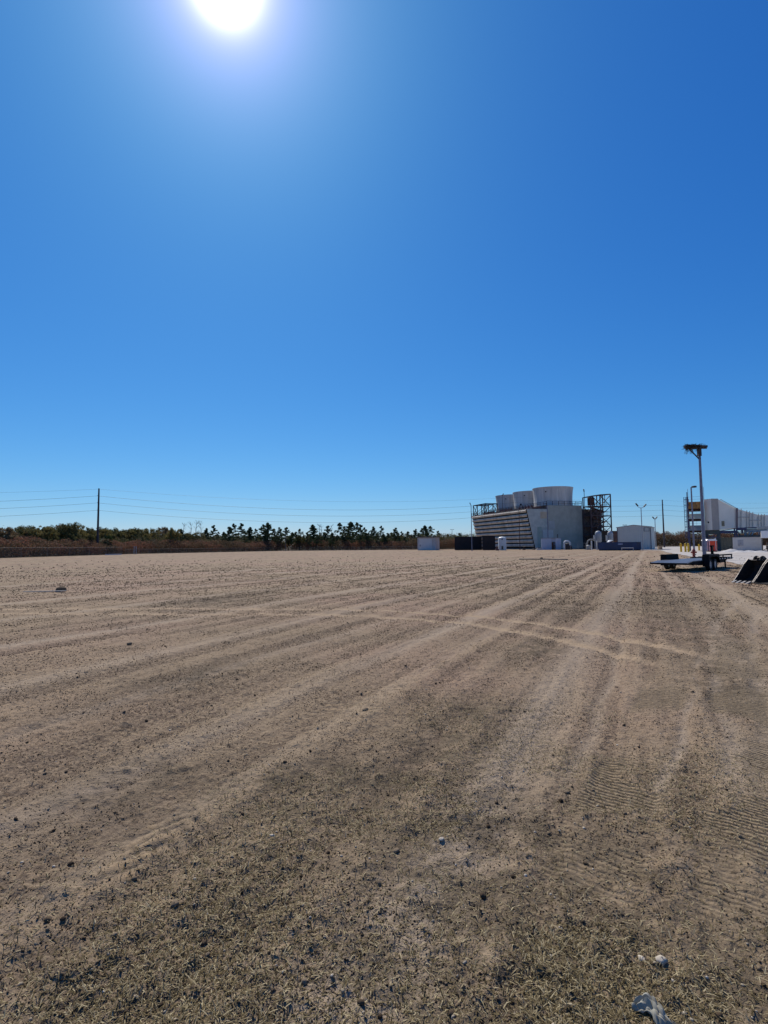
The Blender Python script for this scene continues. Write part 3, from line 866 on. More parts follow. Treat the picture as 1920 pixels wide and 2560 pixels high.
for i, (px, yt, Y, k) in enumerate(BROAD):
    v = i % 3
    hN = [7.5, 8.5, 8][v]
    desc = ['dark green leafy tree', 'olive-yellow leafy tree', 'brownish thin-leaved tree'][k]
    plant(('broad', hN, v, k), lambda: make_broad(hN, hN * [.95, .8, 1.05][v], 70 + v * 3 + k, mats_b[k], [1, 1, .7][k]), px, yt, Y, rt,
          f'{desc} behind the wire fence, {ORD[i]}' + (' round-crowned tree' if i == 0 else ' round-crowned tree from the left'), 'tree', 'leafy trees behind the brush')
BARE = [(376, 1310, 170, 0), (395, 1318, 172, 0), (457, 1308, 206, 1), (478, 1306, 208, 1), (488, 1302, 212, 1), (503, 1304, 214, 1), (799, 1311, 240, 1), (805, 1312, 242, 1), (829, 1312, 240, 1), (714, 1325, 222, 1)]
BARE.sort()
for i, (px, yt, Y, k) in enumerate(BARE):
    hN = [8, 10][k]
    plant(('bare', hN, k), lambda: make_bare(hN, 90 + k, bool(k)), px, yt, Y, rt,
          f'{"leafless grey spindly tree" if k else "leafless grey fan-shaped tree"} in the treeline, {ORD[i]}' + (' bare one' if i == 0 else ' bare one from the left'), 'tree', 'leafless trees in the treeline')
o = make_palm(5.2, 5); b_ = base(268, 151); o.location = b_
tag(o, 'dark glossy cabbage palm behind the fence, right of the tall pole', 'palm')

def brush(name, pts, depth, h0, h1, n, material, seed, sz=1.0):
    rg = np.random.default_rng(seed)
    segs = []; tot = 0
    for a, b in zip(pts[:-1], pts[1:]):
        l_ = math.hypot(b[0] - a[0], b[1] - a[1]); segs.append((tot, l_, a, b)); tot += l_
    s = rg.uniform(0, tot, n); x = np.zeros(n); y = np.zeros(n)
    d = rg.uniform(0, 1, n) * depth
    for t0, l_, a, b in segs:
        k = (s >= t0) & (s < t0 + l_); u = (s[k] - t0) / l_
        nx, ny = -(b[1] - a[1]) / l_, (b[0] - a[0]) / l_
        x[k] = a[0] + (b[0] - a[0]) * u + nx * d[k]; y[k] = a[1] + (b[1] - a[1]) * u + ny * d[k]
    hh = h0 + (h1 - h0) * sst(.2, .8, fbm(x * .22, y * .22, seed, 3)) * (.55 + .45 * fbm(x * .9, y * .9, seed + 5, 2))
    hh *= .62 + .38 * np.clip(d / depth * 2.2, 0, 1)
    z = hh * rg.random(n) ** .65 
    V, Fq = quads(np.stack([x, y, z], -1), rg.uniform(.22, .5, n) * sz, rg.uniform(.12, .26, n) * sz, .35, rg)
    return tag(np_mesh(name, V, Fq, material), kind='stuff')
m_brush = leaf_mat('brush_leaves', (0.055, 0.054, 0.029), (0.172, 0.108, 0.061), (0.296, 0.122, 0.075), .09)
m_brush2 = leaf_mat('undergrowth_leaves', (0.047, 0.053, 0.025), (0.116, 0.112, 0.051), (0.233, 0.163, 0.075), .12)
B1 = [(-160, 5), (-78.5, 60), (-77, 96), (-77, 159), (-42, 229), (22, 217), (48, 234)]
brush('brush', B1, 7, 3.4, 5.0, 170000, m_brush, 3)
brush('undergrowth', [(-160, 16), (-85, 70), (-84, 160), (-46, 238), (24, 226), (60, 246)], 22, 4.6, 8.2, 200000, m_brush2, 4, 1.15)
brush('far_brush', [(120, 252), (175, 262), (300, 320)], 14, 5.5, 8.5, 90000, m_brush, 6, 1.5)
brush('distant_wood', [(-500, 250), (-120, 330), (80, 340), (300, 380), (600, 420)], 20, 7, 11, 140000, m_oak, 7, 1.9)

# ------------------------------------------------------------------ wire fence on the left
fence_m = bpy.data.materials.new('chain_link'); fence_m.use_nodes = True
t_ = fence_m.node_tree; bb = t_.nodes['Principled BSDF']; bb.inputs['Base Color'].default_value = (.16, .165, .17, 1); bb.inputs['Metallic'].default_value = .4
tc_ = t_.nodes.new('ShaderNodeTexCoord')
def _dia(sgn):
    mp = t_.nodes.new('ShaderNodeMapping'); mp.inputs['Rotation'].default_value = (0, R(45 * sgn), 0); t_.links.new(tc_.outputs['Object'], mp.inputs[0])
    wv = t_.nodes.new('ShaderNodeTexWave'); wv.bands_direction = 'X'; wv.inputs['Scale'].default_value = .314 / .06; t_.links.new(mp.outputs[0], wv.inputs['Vector'])
    g_ = t_.nodes.new('ShaderNodeMath'); g_.operation = 'GREATER_THAN'; g_.inputs[1].default_value = .992; t_.links.new(wv.outputs['Fac'], g_.inputs[0]); return g_.outputs[0]
mxx = t_.nodes.new('ShaderNodeMath'); mxx.operation = 'MAXIMUM'; t_.links.new(_dia(1), mxx.inputs[0]); t_.links.new(_dia(-1), mxx.inputs[1])
t_.links.new(mxx.outputs[0], bb.inputs['Alpha'])
fence_steel = mat('dull_fence_steel', (.16, .15, .13), .7, .1, .2, 2)
def fence_run(name, label, P, h, post_r, rail_r, spacing, mesh=True):
    """P: list of ground points; a panel's wire fabric is built along X in its own frame"""
    t = thing(name, label, 'fence', (P[0][0], P[0][1], 0))
    o0 = Vector((P[0][0], P[0][1], 0))
    k = 0
    for a, b in zip(P[:-1], P[1:]):
        a = Vector((a[0], a[1], 0)) - o0; b = Vector((b[0], b[1], 0)) - o0
        n = max(1, round((b - a).length / spacing))
        for i in range(n + (1 if b == Vector((P[-1][0], P[-1][1], 0)) - o0 else 0)):
            q = a.lerp(b, i / n)
            MB().tube([q, q + Vector((0, 0, h + .05))], post_r, 8).build('post', fence_steel, t)
        MB().tube([a + Vector((0, 0, h)), b + Vector((0, 0, h))], rail_r, 6).build('rail', fence_steel, t)
        if mesh:
            ln = (b - a).length; m_ = MB().add([(0, 0, .05), (ln, 0, .05), (ln, 0, h), (0, 0, h)], [(0, 1, 2, 3)]).build('wire_mesh', fence_m, t)
            m_.location = a; m_.rotation_euler = (0, 0, math.atan2(b.y - a.y, b.x - a.x))
    return t
fence_run('wire_fence', 'galvanised chain-link fence with posts along the left edge of the field', [(-76, 60), (-75.5, 100), (-75.5, 150)], 2.05, .04, .024, 9)
fence_run('wire_fence', 'low wire fence beyond the corner post, below the pines', [(-75, 151), (-43, 228.5), (20, 216.5)], 1.45, .035, .025, 12)
p = base(335, 149)
mb = MB().tube([(0, 0, 0), (0, 0, 2.3)], .1, 10).tube([(.5, .2, 0), (.5, .2, 2.3)], .1, 10).bar((0, 0, 1.1), (.5, .2, 1.1), .06).bar((0, 0, 2.1), (.5, .2, 2.1), .06)
o = mb.build('corner_post', galv); o.location = p; tag(o, 'thick double corner post where the chain-link fence ends', 'fence post')
# kerb-like white board lying at the fence foot
a = base(284, 140); o = MB().box(-2.6, 2.6, -.1, .1, 0, .28).build('concrete_beam', mat('pale_concrete', (.5, .48, .45), .9, 0, .15, 1)); o.location = (a.x + 1, a.y - 2, 0); o.rotation_euler = (0, 0, R(70))
tag(o, 'long pale beam lying by the corner of the wire fence', 'beam')

# ------------------------------------------------------------------ power line
PA = Vector((-81.5, 148, 0)); PC = base(1661, 207)
dirv = (PC - PA)
PB = PA + dirv * .667; PD = PC + dirv * .333; PZ = PA - dirv * .667
POLES = [(PZ, 19, 'x'), (PA, 18.9, 'a'), (PB, 19, 'b'), (PC, 19, 'c'), (PD, 19, 'd')]
labs = {'a': 'tall dark utility pole rising from the trees at the left, carrying wires', 'c': 'tall dark utility pole right of the light metal building',
        'b': 'utility pole hidden behind the cooling tower', 'd': 'utility pole hidden behind the filter house', 'x': 'utility pole beyond the left edge'}
for P_, h, k in POLES:
    if k in ('x', 'b', 'd'): continue
    t = thing('utility_pole', labs[k], 'utility pole', P_, group='poles of the power line')
    MB().tube([(0, 0, 0), (0, 0, h * .5), (0, 0, h)], [.33, .27, .19], 12).build('pole', mat('pole_wood', (.06, .05, .055), .85, 0, .25, 3, stretch=(1, 1, .2)), t, True)
    for z in (h - 2.3, h - 4.3, h - 6.4):
        MB().tube([(0, 0, z), (.0, -.55, z + .12)], .05, 6).lathe([(.0, 0), (.1, .02), (.1, .1), (.05, .14)], 8, (0, -.55, z + .1)).build('insulator', dark_steel, t)
wire_m = mat('wire', (0.05, 0.055, 0.06), .5, .3, .05)
for k, (dz, sag, rad, lab) in enumerate(((0.2, 2.0, .018, 'thin topmost ground wire of the power line'), (2.2, 2.6, .03, 'upper of the three thick power line wires'),
                                    (4.2, 2.6, .03, 'middle of the three thick power line wires'), (6.3, 2.6, .03, 'lowest of the three thick power line wires'))):
    mb = MB()
    for (a, ha, _), (b, hb, _) in zip(POLES[:-1], POLES[1:]):
        pts = []
        ln = (b - a).length; sg = sag * (ln / 133) ** 2 * 1.25
        for i in range(25):
            u = i / 24; q = a.lerp(b, u); z = (ha + (hb - ha) * u) - dz - sg * 4 * u * (1 - u)
            pts.append((q.x, q.y - (.55 if k else 0), z))
        mb.tube(pts, rad, 5)
    tag(mb.build('power_line_wire', wire_m), lab, 'wire', 'wires of the power line')

# ------------------------------------------------------------------ cooling tower
CT = empty('cooling_tower', (62.3, 178, 0), R(15.7))
tag(CT, 'grey wooden cooling tower with three flared fan stacks and slanted louvred side', 'cooling tower')
H1, H2, TL = 13.6, 14.9, 42.6
m_end = mat('cement_board', (.40, .38, .31), .8, 0, .12, .35, (.30, .30, .245), ribs=('X', .55, .02))
m_end2 = mat('cement_board_patched', (.52, .51, .44), .8, 0, .14, .6, (.36, .39, .34), ribs=('X', .55, .03))
m_stack = mat('fibreglass_stack', (.62, .59, .53), .7, 0, .14, .6, (.44, .42, .38), stretch=(2, 2, .15))
m_louv = mat('weathered_louvre', (.66, .60, .50), .85, 0, .2, .5, (.40, .36, .29), stretch=(1, 1, .4))
m_in = mat('interior_shade', (.012, .012, .013), .95, 0, .1)
m_brownw = mat('weathered_brown_wall', (.13, .11, .10), .9, 0, .25, .4, (.07, .05, .045))
# inner body closing the tower, near-black to paint the shade behind the louvres
mb = MB().prism([(-11.2, 0), (11.2, 0), (14.1, H1 - .4), (-14.1, H1 - .4)], .35, TL - .35)
mb.build('fill_body', m_in, CT)
# end walls: left wing, centre, right wing
for y0, y1 in ((0, .28), (TL - .28, TL)):
    MB().prism([(-11.95, 0), (-7.02, 0), (-7.02, H1), (-15.0, H1)], y0, y1).build('end_wall', m_end2, CT)
    MB().prism([(-7.0, 0), (6.4, 0), (6.4, H2), (-7.0, H2)], y0 - .12 if y0 == 0 else y0, y1).build('end_wall', m_end, CT)
    MB().prism([(6.42, 0), (11.95, 0), (15.0, H1), (6.42, H1)], y0, y1).build('end_wall', m_brownw, CT)
# repaired board patches on the near end wall
MB().box(-9.9, -7.15, -.05, -.002, 10.4, 12.7).build('wall_patch', mat('tan_patch', (.52, .41, .28), .85, 0, .12, .8), CT)
MB().box(-9.3, -5.2, -.17, -.125, 3.6, 6.6).xform(Matrix.Identity(4)).build('wall_patch', mat('pale_patch', (.48, .48, .45), .85, 0, .08, .8), CT)
MB().box(-6.9, -4.6, -.17, -.125, 6.9, 9.6).build('wall_patch', mat('grey_patch', (.42, .41, .38), .85, 0, .08, .8), CT)
MB().box(-11.2, -9.5, -.05, -.002, .4, 7.6).build('wall_patch', mat('green_patch', (.33, .38, .32), .85, 0, .12, .8), CT)
# plenum roof strip and fan deck
MB().box(-7, 6.4, .3, TL - .3, H1 - .3, H2 - .15).build('plenum', mat('plenum_wall', (.16, .13, .12), .9, 0, .25, .8, (.09, .06, .05)), CT)
MB().box(-7.3, 6.7, .25, TL - .2, H2 - .12, H2 + .1).build('fan_deck', mat('deck_timber', (.12, .10, .09), .9, 0, .2, .8), CT)
MB().box(-15.1, -7.35, .3, TL - .1, H1 - .28, H1 + .12).build('basin_deck', mat('basin_timber', (.17, .14, .11), .9, 0, .3, .7, (.08, .05, .04)), CT)
MB().box(6.75, 15.1, .3, TL - .1, H1 - .28, H1 + .12).build('basin_deck', mat('basin_timber', (.17, .14, .11)), CT)
# louvres, both sides
NL = 9; pitch = (H1 - .55) / NL
for sgn in (-1, 1):
    for i in range(NL):
        z0 = .45 + i * pitch + .40; z1 = .45 + (i + 1) * pitch + .02
        ys = np.arange(.3, TL - .2, .2); vs = []; fs = []
        def xb(z): return 11.95 + (15.0 - 11.95) * z / H1
        for j, yv in enumerate(ys):
            tri = abs(((yv / 1.6) % 1) - .5) * 2
            tri2 = abs((((yv + 1.0) / 1.6) % 1) - .5) * 2
            zm = z0 + (z1 - z0) * .5; o1 = .28 * tri; o2 = .28 * tri2; om = .28 * (abs((((yv + .5) / 1.6) % 1) - .5) * 2)
            vs += [(sgn * (xb(z0) + .10 + o1), yv, z0), (sgn * (xb(zm) + .42 + om), yv, zm), (sgn * (xb(z1) - .15 + o2), yv, z1),
                   (sgn * (xb(z1) - .20 + o2), yv, z1), (sgn * (xb(zm) + .36 + om), yv, zm), (sgn * (xb(z0) + .04 + o1), yv, z0)]
            if j:
                q = j * 6; p_ = q - 6
                for e in range(6): fs.append((p_ + e, p_ + (e + 1) % 6, q + (e + 1) % 6, q + e))
        MB().add(vs, fs).build('louvre', m_louv, CT)
# fan stacks
for k in range(3):
    yc = 7.3 + 14 * k
    prof = [(6.68, 0), (6.58, 1.2), (6.54, 2.2), (6.57, 3.3), (6.66, 4.6), (6.80, 5.8), (6.93, 6.6)]
    vs = []; fs = []; n = 96
    full = prof + [(7.0, 6.6), (7.0, 6.72), (6.86, 6.72)] + [(r - .12, z) for r, z in prof[::-1]]
    for r, z in full:
        for a in range(n):
            th = 2 * math.pi * a / n; rr = r + (.035 if (a % 3 == 0 and r < 6.99) else 0)
            vs.append((rr * math.cos(th), rr * math.sin(th), z))
    for i in range(len(full) - 1):
        for a in range(n): fs.append((i * n + a, i * n + (a + 1) % n, (i + 1) * n + (a + 1) % n, (i + 1) * n + a))
    o = MB().add(vs, fs).build('fan_stack', m_stack, CT); o.location = (0, yc, H2)
    for (a_, z_, r_) in (((-2.50, 5.0, .22)), ((-2.75, 1.7, .4))):
        if k == 0 and r_ > .3: continue
        if k == 2 and r_ > .3: continue
        rr = 6.72 if z_ > 3 else 6.58
        h_ = MB().tube([(rr * math.cos(a_) * .97, rr * math.sin(a_) * .97, z_), (rr * math.cos(a_) * 1.02, rr * math.sin(a_) * 1.02, z_)], r_, 14).build('hatch', black_paint, o)
    # fan and motor seen only from above
    MB().tube([(0, 0, 1.2), (0, 0, 2.4)], .5, 12).box(-5.9, 5.9, -.3, .3, 2.0, 2.1).box(-.3, .3, -5.9, 5.9, 2.0, 2.1).build('fan', dark_steel, o)
def railing(x0, y0, x1, y1, z, parent, h=1.15, sp=1.8, r=.05, name='railing', m=dark_steel, rails=(1, .5)):
    mb = MB(); ln = math.hypot(x1 - x0, y1 - y0); n = max(1, round(ln / sp))
    for i in range(n + 1):
        u = i / n; x, y = x0 + (x1 - x0) * u, y0 + (y1 - y0) * u
        mb.bar((x, y, z), (x, y, z + h), r * 1.6)
    for k in rails: mb.bar((x0, y0, z + h * k), (x1, y1, z + h * k), r * 1.6)
    return mb.build(name, m, parent)
railing(-7.2, .2, 6.6, .2, H2 + .1, CT, 1.4, 2.3, .07)
railing(-7.2, .2, -7.2, 42, H2 + .1, CT, 1.2, 2.0, .06)
railing(-15, .4, -15, TL, H1 + .1, CT, 1.1, 1.8, .05)
railing(-15, TL, -7.2, TL, H1 + .1, CT, 1.1, 1.8, .05)
railing(6.6, .2, 6.6, 42, H2 + .1, CT, 1.2, 2.0, .06)
railing(15, .4, 15, TL, H1 + .1, CT, 1.1, 1.8, .05)
# hot water header pipes and valves over the basins
rnd = random.Random(8)
for k in range(3):
    yc = 7.3 + 14 * k
    m_ = MB().tube([(-11, yc - 4.5, H1 + .5), (-11, yc + 5, H1 + .5)], .32, 10)
    for j in range(5):
        yy = yc - 4 + j * 2
        m_.tube([(-11, yy, H1 + .5), (-8.2, yy, H1 + .9), (-7.4, yy, H1 + .9)], .17, 8).box(-11.4, -10.6, yy - .25, yy + .25, H1 + .7, H1 + 1.35).lathe([(.28, 0), (.28, .08)], 10, (-11, yy, H1 + 1.6)).tube([(-11, yy, H1 + 1.3), (-11, yy, H1 + 1.65)], .04, 6)
    m_.build('header_pipe', mat('rust_red_pipe', (.20, .085, .06), .8, .1, .3, 1.2, (.10, .06, .055)), CT)
    m_ = MB()
    for j in range(16):
        x, y = rnd.uniform(-14.4, -8), yc + rnd.uniform(-6.5, 6.5)
        s_ = rnd.uniform(.15, .45); m_.box(x - s_, x + s_, y - s_, y + s_, H1 + .12, H1 + .2 + rnd.uniform(.1, .5))
    m_.build('cover_boards', mat('pale_board', (.30, .25, .20), .9, 0, .4, .6, (.12, .09, .07)), CT)
# steel hoist frame at the far end of the deck
fr = MB(); fx0, fx1, fy0, fy1, fz0, fz1 = -14.6, -9.6, 30.5, 41.8, H1 + .1, H1 + 4.3
for x in (fx0, fx1):
    ys_ = [fy0, fy0 + 3.8, fy0 + 7.6, fy1]
    for yv in ys_: fr.bar((x, yv, fz0), (x, yv, fz1), .26)
    fr.bar((x, fy0, fz1), (x, fy1, fz1), .3); 
    for y_a, y_b in ((ys_[0], ys_[1]), (ys_[2], ys_[3])):
        fr.bar((x, y_a, fz0), (x, y_b, fz1), .16); fr.bar((x, y_b, fz0), (x, y_a, fz1), .16)
for yv in (fy0, fy0 + 3.8, fy0 + 7.6, fy1):
    fr.bar((fx0, yv, fz1), (fx1, yv, fz1), .26)
    fr.bar((fx0, yv, fz0 + .2), (fx1, yv, fz1), .15)
fr.build('hoist_frame', dark_steel, CT)
MB().bar((-9, 27.5, H1), (-9, 27.5, H1 + 7.2), .12).tube([(-9, 27.5, H1 + 7.1), (-8.6, 27.2, H1 + 8.0)], .17, 6).build('deck_lamp', dark_steel, CT)
MB().bar((7.2, -.6, H1), (7.2, -.6, H1 + 6.4), .13).tube([(7.2, -.6, H1 + 6.1), (6.9, -.8, H1 + 7)], .2, 6).build('deck_lamp', dark_steel, CT)
# low concrete basin
MB().box(-13.2, 13.2, -.6, TL + .6, -.2, .32).build('basin', mat('basin_concrete', (.22, .21, .20), .9, 0, .2, .5, (.14, .12, .11)), CT)

# stair tower on the right of the end wall
ST = empty('stair_tower', (62.3, 178, 0), R(15.7))
tag(ST, 'dark steel stair tower with cross bracing beside the cooling tower end wall', 'stair tower')
mb = MB(); xs = (6.6, 10.4, 14.6); ysn = (-4.6, -.6)
tops = {6.6: 17.6, 10.4: 18.3, 14.6: 18.6}
for x in xs:
    for y in ysn: mb.bar((x, y, 0), (x, y, tops[x]), .30)
for y in ysn:
    mb.bar((6.6, y, tops[6.6]), (10.4, y, tops[10.4]), .34); mb.bar((10.4, y, tops[10.4]), (14.6, y, tops[14.6]), .34)
for x in xs: mb.bar((x, ysn[0], tops[x]), (x, ysn[1], tops[x]), .3)
for z in (1.2, 4.6, 7.6, 11.2, 14.4):
    for y in ysn: mb.bar((6.6, y, z), (14.6, y, z), .28)
    for x in xs: mb.bar((x, ysn[0], z), (x, ysn[1], z), .24)
mb.build('frame', mat('rust_brown_steel', (.085, .05, .045), .8, 0, .3, 1, (.045, .035, .045)), ST)
br = MB(); zz = [0, 4.6, 7.6, 11.2, 14.4]
for y in ysn:
    for a, b in zip(zz[:-1], zz[1:]):
        br.bar((6.6, y, a), (10.4, y, b), .17); br.bar((10.4, y, a), (6.6, y, b), .17)
        br.bar((10.4, y, a), (14.6, y, b), .17)
        if b != 14.4: br.bar((14.6, y, a), (10.4, y, b), .17)
    br.bar((10.4, y, 14.4), (14.6, y, 18.3), .2); br.bar((14.6, y, 14.4), (10.4, y, 18.2), .2)
    br.bar((12.3, y, 14.4), (12.3, y, 18.4), .16); br.bar((9.0, y, 14.4), (9.0, y, 18.0), .16)
br.build('bracing', MATS['rust_brown_steel'], ST)
sr = MB(); flip = False
for a, b in zip([0, 2.3, 4.6, 6.1, 7.6, 9.4, 11.2, 12.8], [2.3, 4.6, 6.1, 7.6, 9.4, 11.2, 12.8, 14.4]):
    xa, xb_ = (8.0, 13.2) if not flip else (13.2, 8.0)
    yv = -3.6 if not flip else -1.9
    sr.bar((xa, yv - .5, a), (xb_, yv - .5, b), .1, .3); sr.bar((xa, yv + .5, a), (xb_, yv + .5, b), .1, .3)
    sr.bar((xa, yv - .5, a + 1), (xb_, yv - .5, b + 1), .08)
    for s_ in range(8):
        u = (s_ + .5) / 8; x = xa + (xb_ - xa) * u; z = a + (b - a) * u
        sr.box(x - .14, x + .14, yv - .5, yv + .5, z - .03, z + .03)
    sr.box(min(xb_, xb_ + (1.3 if not flip else -1.3)), max(xb_, xb_ + (1.3 if not flip else -1.3)), -4.2, -1.2, b - .08, b)
    flip = not flip
sr.build('stairs', rust_steel, ST)
MB().box(6.8, 14.4, -4.4, -.8, 14.25, 14.32).build('landing', dark_steel, ST)
railing(6.6, -4.6, 14.6, -4.6, 14.4, ST, 1.2, 1.6, .05)
railing(6.6, -4.6, 14.6, -4.6, 7.6, ST, 1.1, 1.6, .04)
railing(6.6, -4.6, 14.6, -4.6, 11.2, ST, 1.1, 1.6, .04)
MB().lathe([(1.1, 14.9), (1.15, 15.2), (1.15, 17.4), (1.0, 17.6)], 16, (8.6, -2.2, 0)).build('riser_drum', rust_steel, ST)
MB().tube([(12.2, -.35, 0), (12.2, -.35, 12.6), (12.6, .6, 13.9)], .4, 12).tube([(13.4, -.35, 0), (13.4, -.35, 11.8), (13.6, .8, 13.6)], .3, 10).build('riser_pipe', mat('grey_brown_pipe', (.2, .17, .15), .7, .1, .2, 1), ST)

# ------------------------------------------------------------------ helpers for things placed by depth
def lamp_post(name, label, px, Y, ytop, r0, r1, heads, m=galv, cat='lamp post', group=None):
    b = base(px, Y); h = zat(ytop, px, Y)
    t = thing(name, label, cat, b, group=group)
    MB().tube([(0, 0, 0), (0, 0, .12)], r0 * 2.0, 10).tube([(0, 0, .1), (0, 0, h)], [r0, r1], 10).build('pole', m, t)
    for kind, dx, dz in heads:
        mb = MB()
        if kind == 'arm':           # gooseneck arm with head
            s_ = 1 if dx > 0 else -1
            mb.tube([(0, 0, h - .1), (dx * .5, 0, h + dz * .05), (dx * .9, 0, h + dz * .4), (dx, 0, h + dz * .8)], r1 * .7, 6).build('arm', m, t)
            MB().box(-.42, .42, -.2, .2, -.1, .1, Matrix.Translation((dx * 1.06, 0, h + dz)) @ Matrix.Rotation(s_ * -R(50), 4, 'Y')).build('lamp_head', dark_steel, t, bevel=.03)
        elif kind == 'flat':
            mb.bar((0, 0, h - .05), (dx * .6, 0, h + .02), .08).build('arm', m, t)
            mb2 = MB(); mb2.box(dx * .3, dx, -.28, .28, h - .06, h + .18); mb2.build('lamp_head', dark_steel, t, bevel=.04)
        elif kind == 'flag':
            mb.tube([(0, 0, h - .2), (dx * .5, 0, h + dz * .2), (dx, 0, h + dz)], [r1, r1 * .9, r1 * 1.8], 6).build('lamp_head', dark_steel, t)
    return t
lamp_post('lamp_post', 'slim grey lamp post at the far left corner of the cooling tower', 1180, 150, 1262, .12, .09, [('flag', -.35, .6)], galv_blue)
lamp_post('lamp_post', 'thin brown post standing in front of the louvres', 1300, 168, 1278, .12, .08, [('flag', -.1, .3)], rust_steel)
lamp_post('lamp_post', 'pale grey lamp post in front of the end wall and the block hut', 1371, 160, 1262, .16, .12, [('flag', -.25, .5)], galv_blue)
lamp_post('lamp_post', 'double-headed lamp post in front of the light metal building', 1607, 122, 1269, .11, .085, [('arm', -.9, .7), ('arm', .9, .5)], galv)
lamp_post('lamp_post', 'shorter double-headed lamp post right of the metal building', 1640.5, 150, 1298, .11, .09, [('arm', -.4, .4), ('arm', .4, .4)], galv)
lamp_post('lamp_post', 'small distant lamp above the roof of the metal building', 1564, 215, 1313, .1, .08, [('flat', -.8, 0), ('flat', .8, 0)], galv)
lamp_post('lamp_post', 'tiny far lamp post above the brown brush between building and bollards', 1693, 300, 1346, .15, .12, [('flat', -1.1, 0), ('flat', 1.1, 0)], galv)
lamp_post('lamp_post', 'tiny far lamp mast over the trees left of the cooling tower', 1131, 300, 1324, .12, .1, [('flat', -1.0, 0), ('flat', 1.0, 0)], galv)
lamp_post('lamp_post', 'slim lamp post with one flat head, rising left of the tall floodlight pole', 1736, 71, 1218, .115, .085, [('flat', .62, 0)], galv_blue)

# ------------------------------------------------------------------ floodlight pole with nest
FY = 50; fb = base(1762, FY)
hp = zat(1121, 1750, FY)
FP = thing('floodlight_pole', 'tall grey floodlight pole topped by a big bird nest, behind the flat trailer', 'floodlight pole', fb)
MB().tube([(0, 0, 0), (0, 0, hp * .5), (0, 0, hp)], [.17, .14, .10], 14).build('pole', galv_blue, FP, True)
MB().bar((-1.4, 0, hp + .02), (.72, 0, hp + .02), .12).bar((-1.0, 0, hp), (0, 0, hp - 1.1), .09).build('cross_arm', dark_steel, FP)
for dx in (-1.2, -.7, .52):
    MB().box(dx - .2, dx + .2, -.2, .2, hp + .06, hp + .28).tube([(dx, 0, hp), (dx, 0, hp + .08)], .05, 6).build('lamp_head', dark_steel, FP, bevel=.02)
MB().box(-.16, .12, -.16, .16, hp - .75, hp - .05).tube([(.05, -.12, hp - .1), (-.12, -.15, hp - .5), (.02, -.14, hp - 1.1)], .03, 5).build('cable_box', dark_steel, FP)
rnd = random.Random(31); mb = MB()
for i in range(520):
    u = rnd.choice((-1.05, -.75, -.45, -.15)) + rnd.gauss(0, .16); u = max(-1.45, min(.1, u)); z = rnd.uniform(-.06, .30 + .08 * math.sin(u * 9)) * (1 - .2 * abs(u + .6)); y = rnd.uniform(-.4, .4)
    a = rnd.uniform(0, 3.14); l_ = rnd.uniform(.15, .42); tl = rnd.gauss(0, .22)
    d = Vector((math.cos(a) * l_, math.sin(a) * l_ * .6, tl * l_))
    c = Vector((u, y, hp + z + .04)); mb.bar(c - d, c + d, rnd.uniform(.012, .026))
for i in range(38):
    u = rnd.choice([-1.25, -1.1, -.95, -.7, -.45, -.1]) + rnd.uniform(-.08, .08); l_ = rnd.uniform(.15, .6) * (1 if u < -.3 else .6)
    x = u; z = hp; pts = []
    for k in range(4):
        pts.append((x, rnd.uniform(-.05, .05), z)); x += rnd.uniform(-.1, .08); z -= l_ / 3
    mb.tube(pts, .012, 3)
o = mb.build('bird_nest', mat('nest_sticks', (.045, .035, .028), .95, 0, .4, 6)); o.location = fb
tag(o, 'ragged dark stick nest with strands hanging from the top of the floodlight pole', 'nest')

# fire hydrant
def hydrant(px, py, s, label):
    b = grd(px, py); t = thing('fire_hydrant', label, 'fire hydrant', b)
    red = mat('faded_red_paint', (.28, .035, .02), .5, 0, .2, 5, (.16, .05, .03))
    MB().lathe([(.17 * s, 0), (.17 * s, .04 * s), (.11 * s, .06 * s), (.11 * s, .5 * s), (.14 * s, .52 * s), (.14 * s, .57 * s), (.12 * s, .6 * s), (.07 * s, .7 * s), (.03 * s, .72 * s), (.03 * s, .78 * s)], 16).build('barrel', red, t, True)
    for d in ((1, 0), (-1, 0), (0, -1)):
        MB().tube([(0, 0, .42 * s), (d[0] * .2 * s, d[1] * .2 * s, .42 * s)], .06 * s, 10).tube([(d[0] * .19 * s, d[1] * .19 * s, .42 * s), (d[0] * .23 * s, d[1] * .23 * s, .42 * s)], .075 * s, 8).build('hose_cap', red, t)
    return t
hydrant(1735, 1393, 1.35, 'red fire hydrant at the foot of the slim lamp post, behind the trailer')
hydrant(1721, 1379.5, .95, 'small rusty hydrant beside the third yellow bollard')
# bollards
bols = [(1703, 1380.2, 1358, 'leftmost of the four yellow bollards'), (1714, 1380.2, 1358, 'yellow bollard second from the left, touching the next one in view'),
        (1721.5, 1380.6, 1358, 'third yellow bollard from the left, with the small hydrant'), (1748, 1376.5, 1360, 'yellow bollard standing apart at the right, beside the floodlight pole')]
yel = mat('yellow_paint', (.80, .48, .01), .55, 0, .12, 3, (.6, .34, .02))
proto = None
for px, yb, yt, lab in bols:
    b = grd(px, yb); h = at(px, yt, b.y).z
    if proto is None:
        proto = empty('bollard')
        MB().tube([(0, 0, 0), (0, 0, 1.45)], .17, 16).lathe([(.17, 1.45), (.13, 1.53), (.04, 1.57)], 16).build('post', yel, proto, True)
        MB().lathe([(.174, 1.3), (.174, 1.36)], 16, caps=False).build('band', mat('dark_band', (.25, .14, .02), .6), proto)
        t = proto
    else: t = copy_tree(proto)
    t.location = b; t.scale = (1, 1, h / 1.57); tag(t, lab, 'bollard', 'yellow bollards')

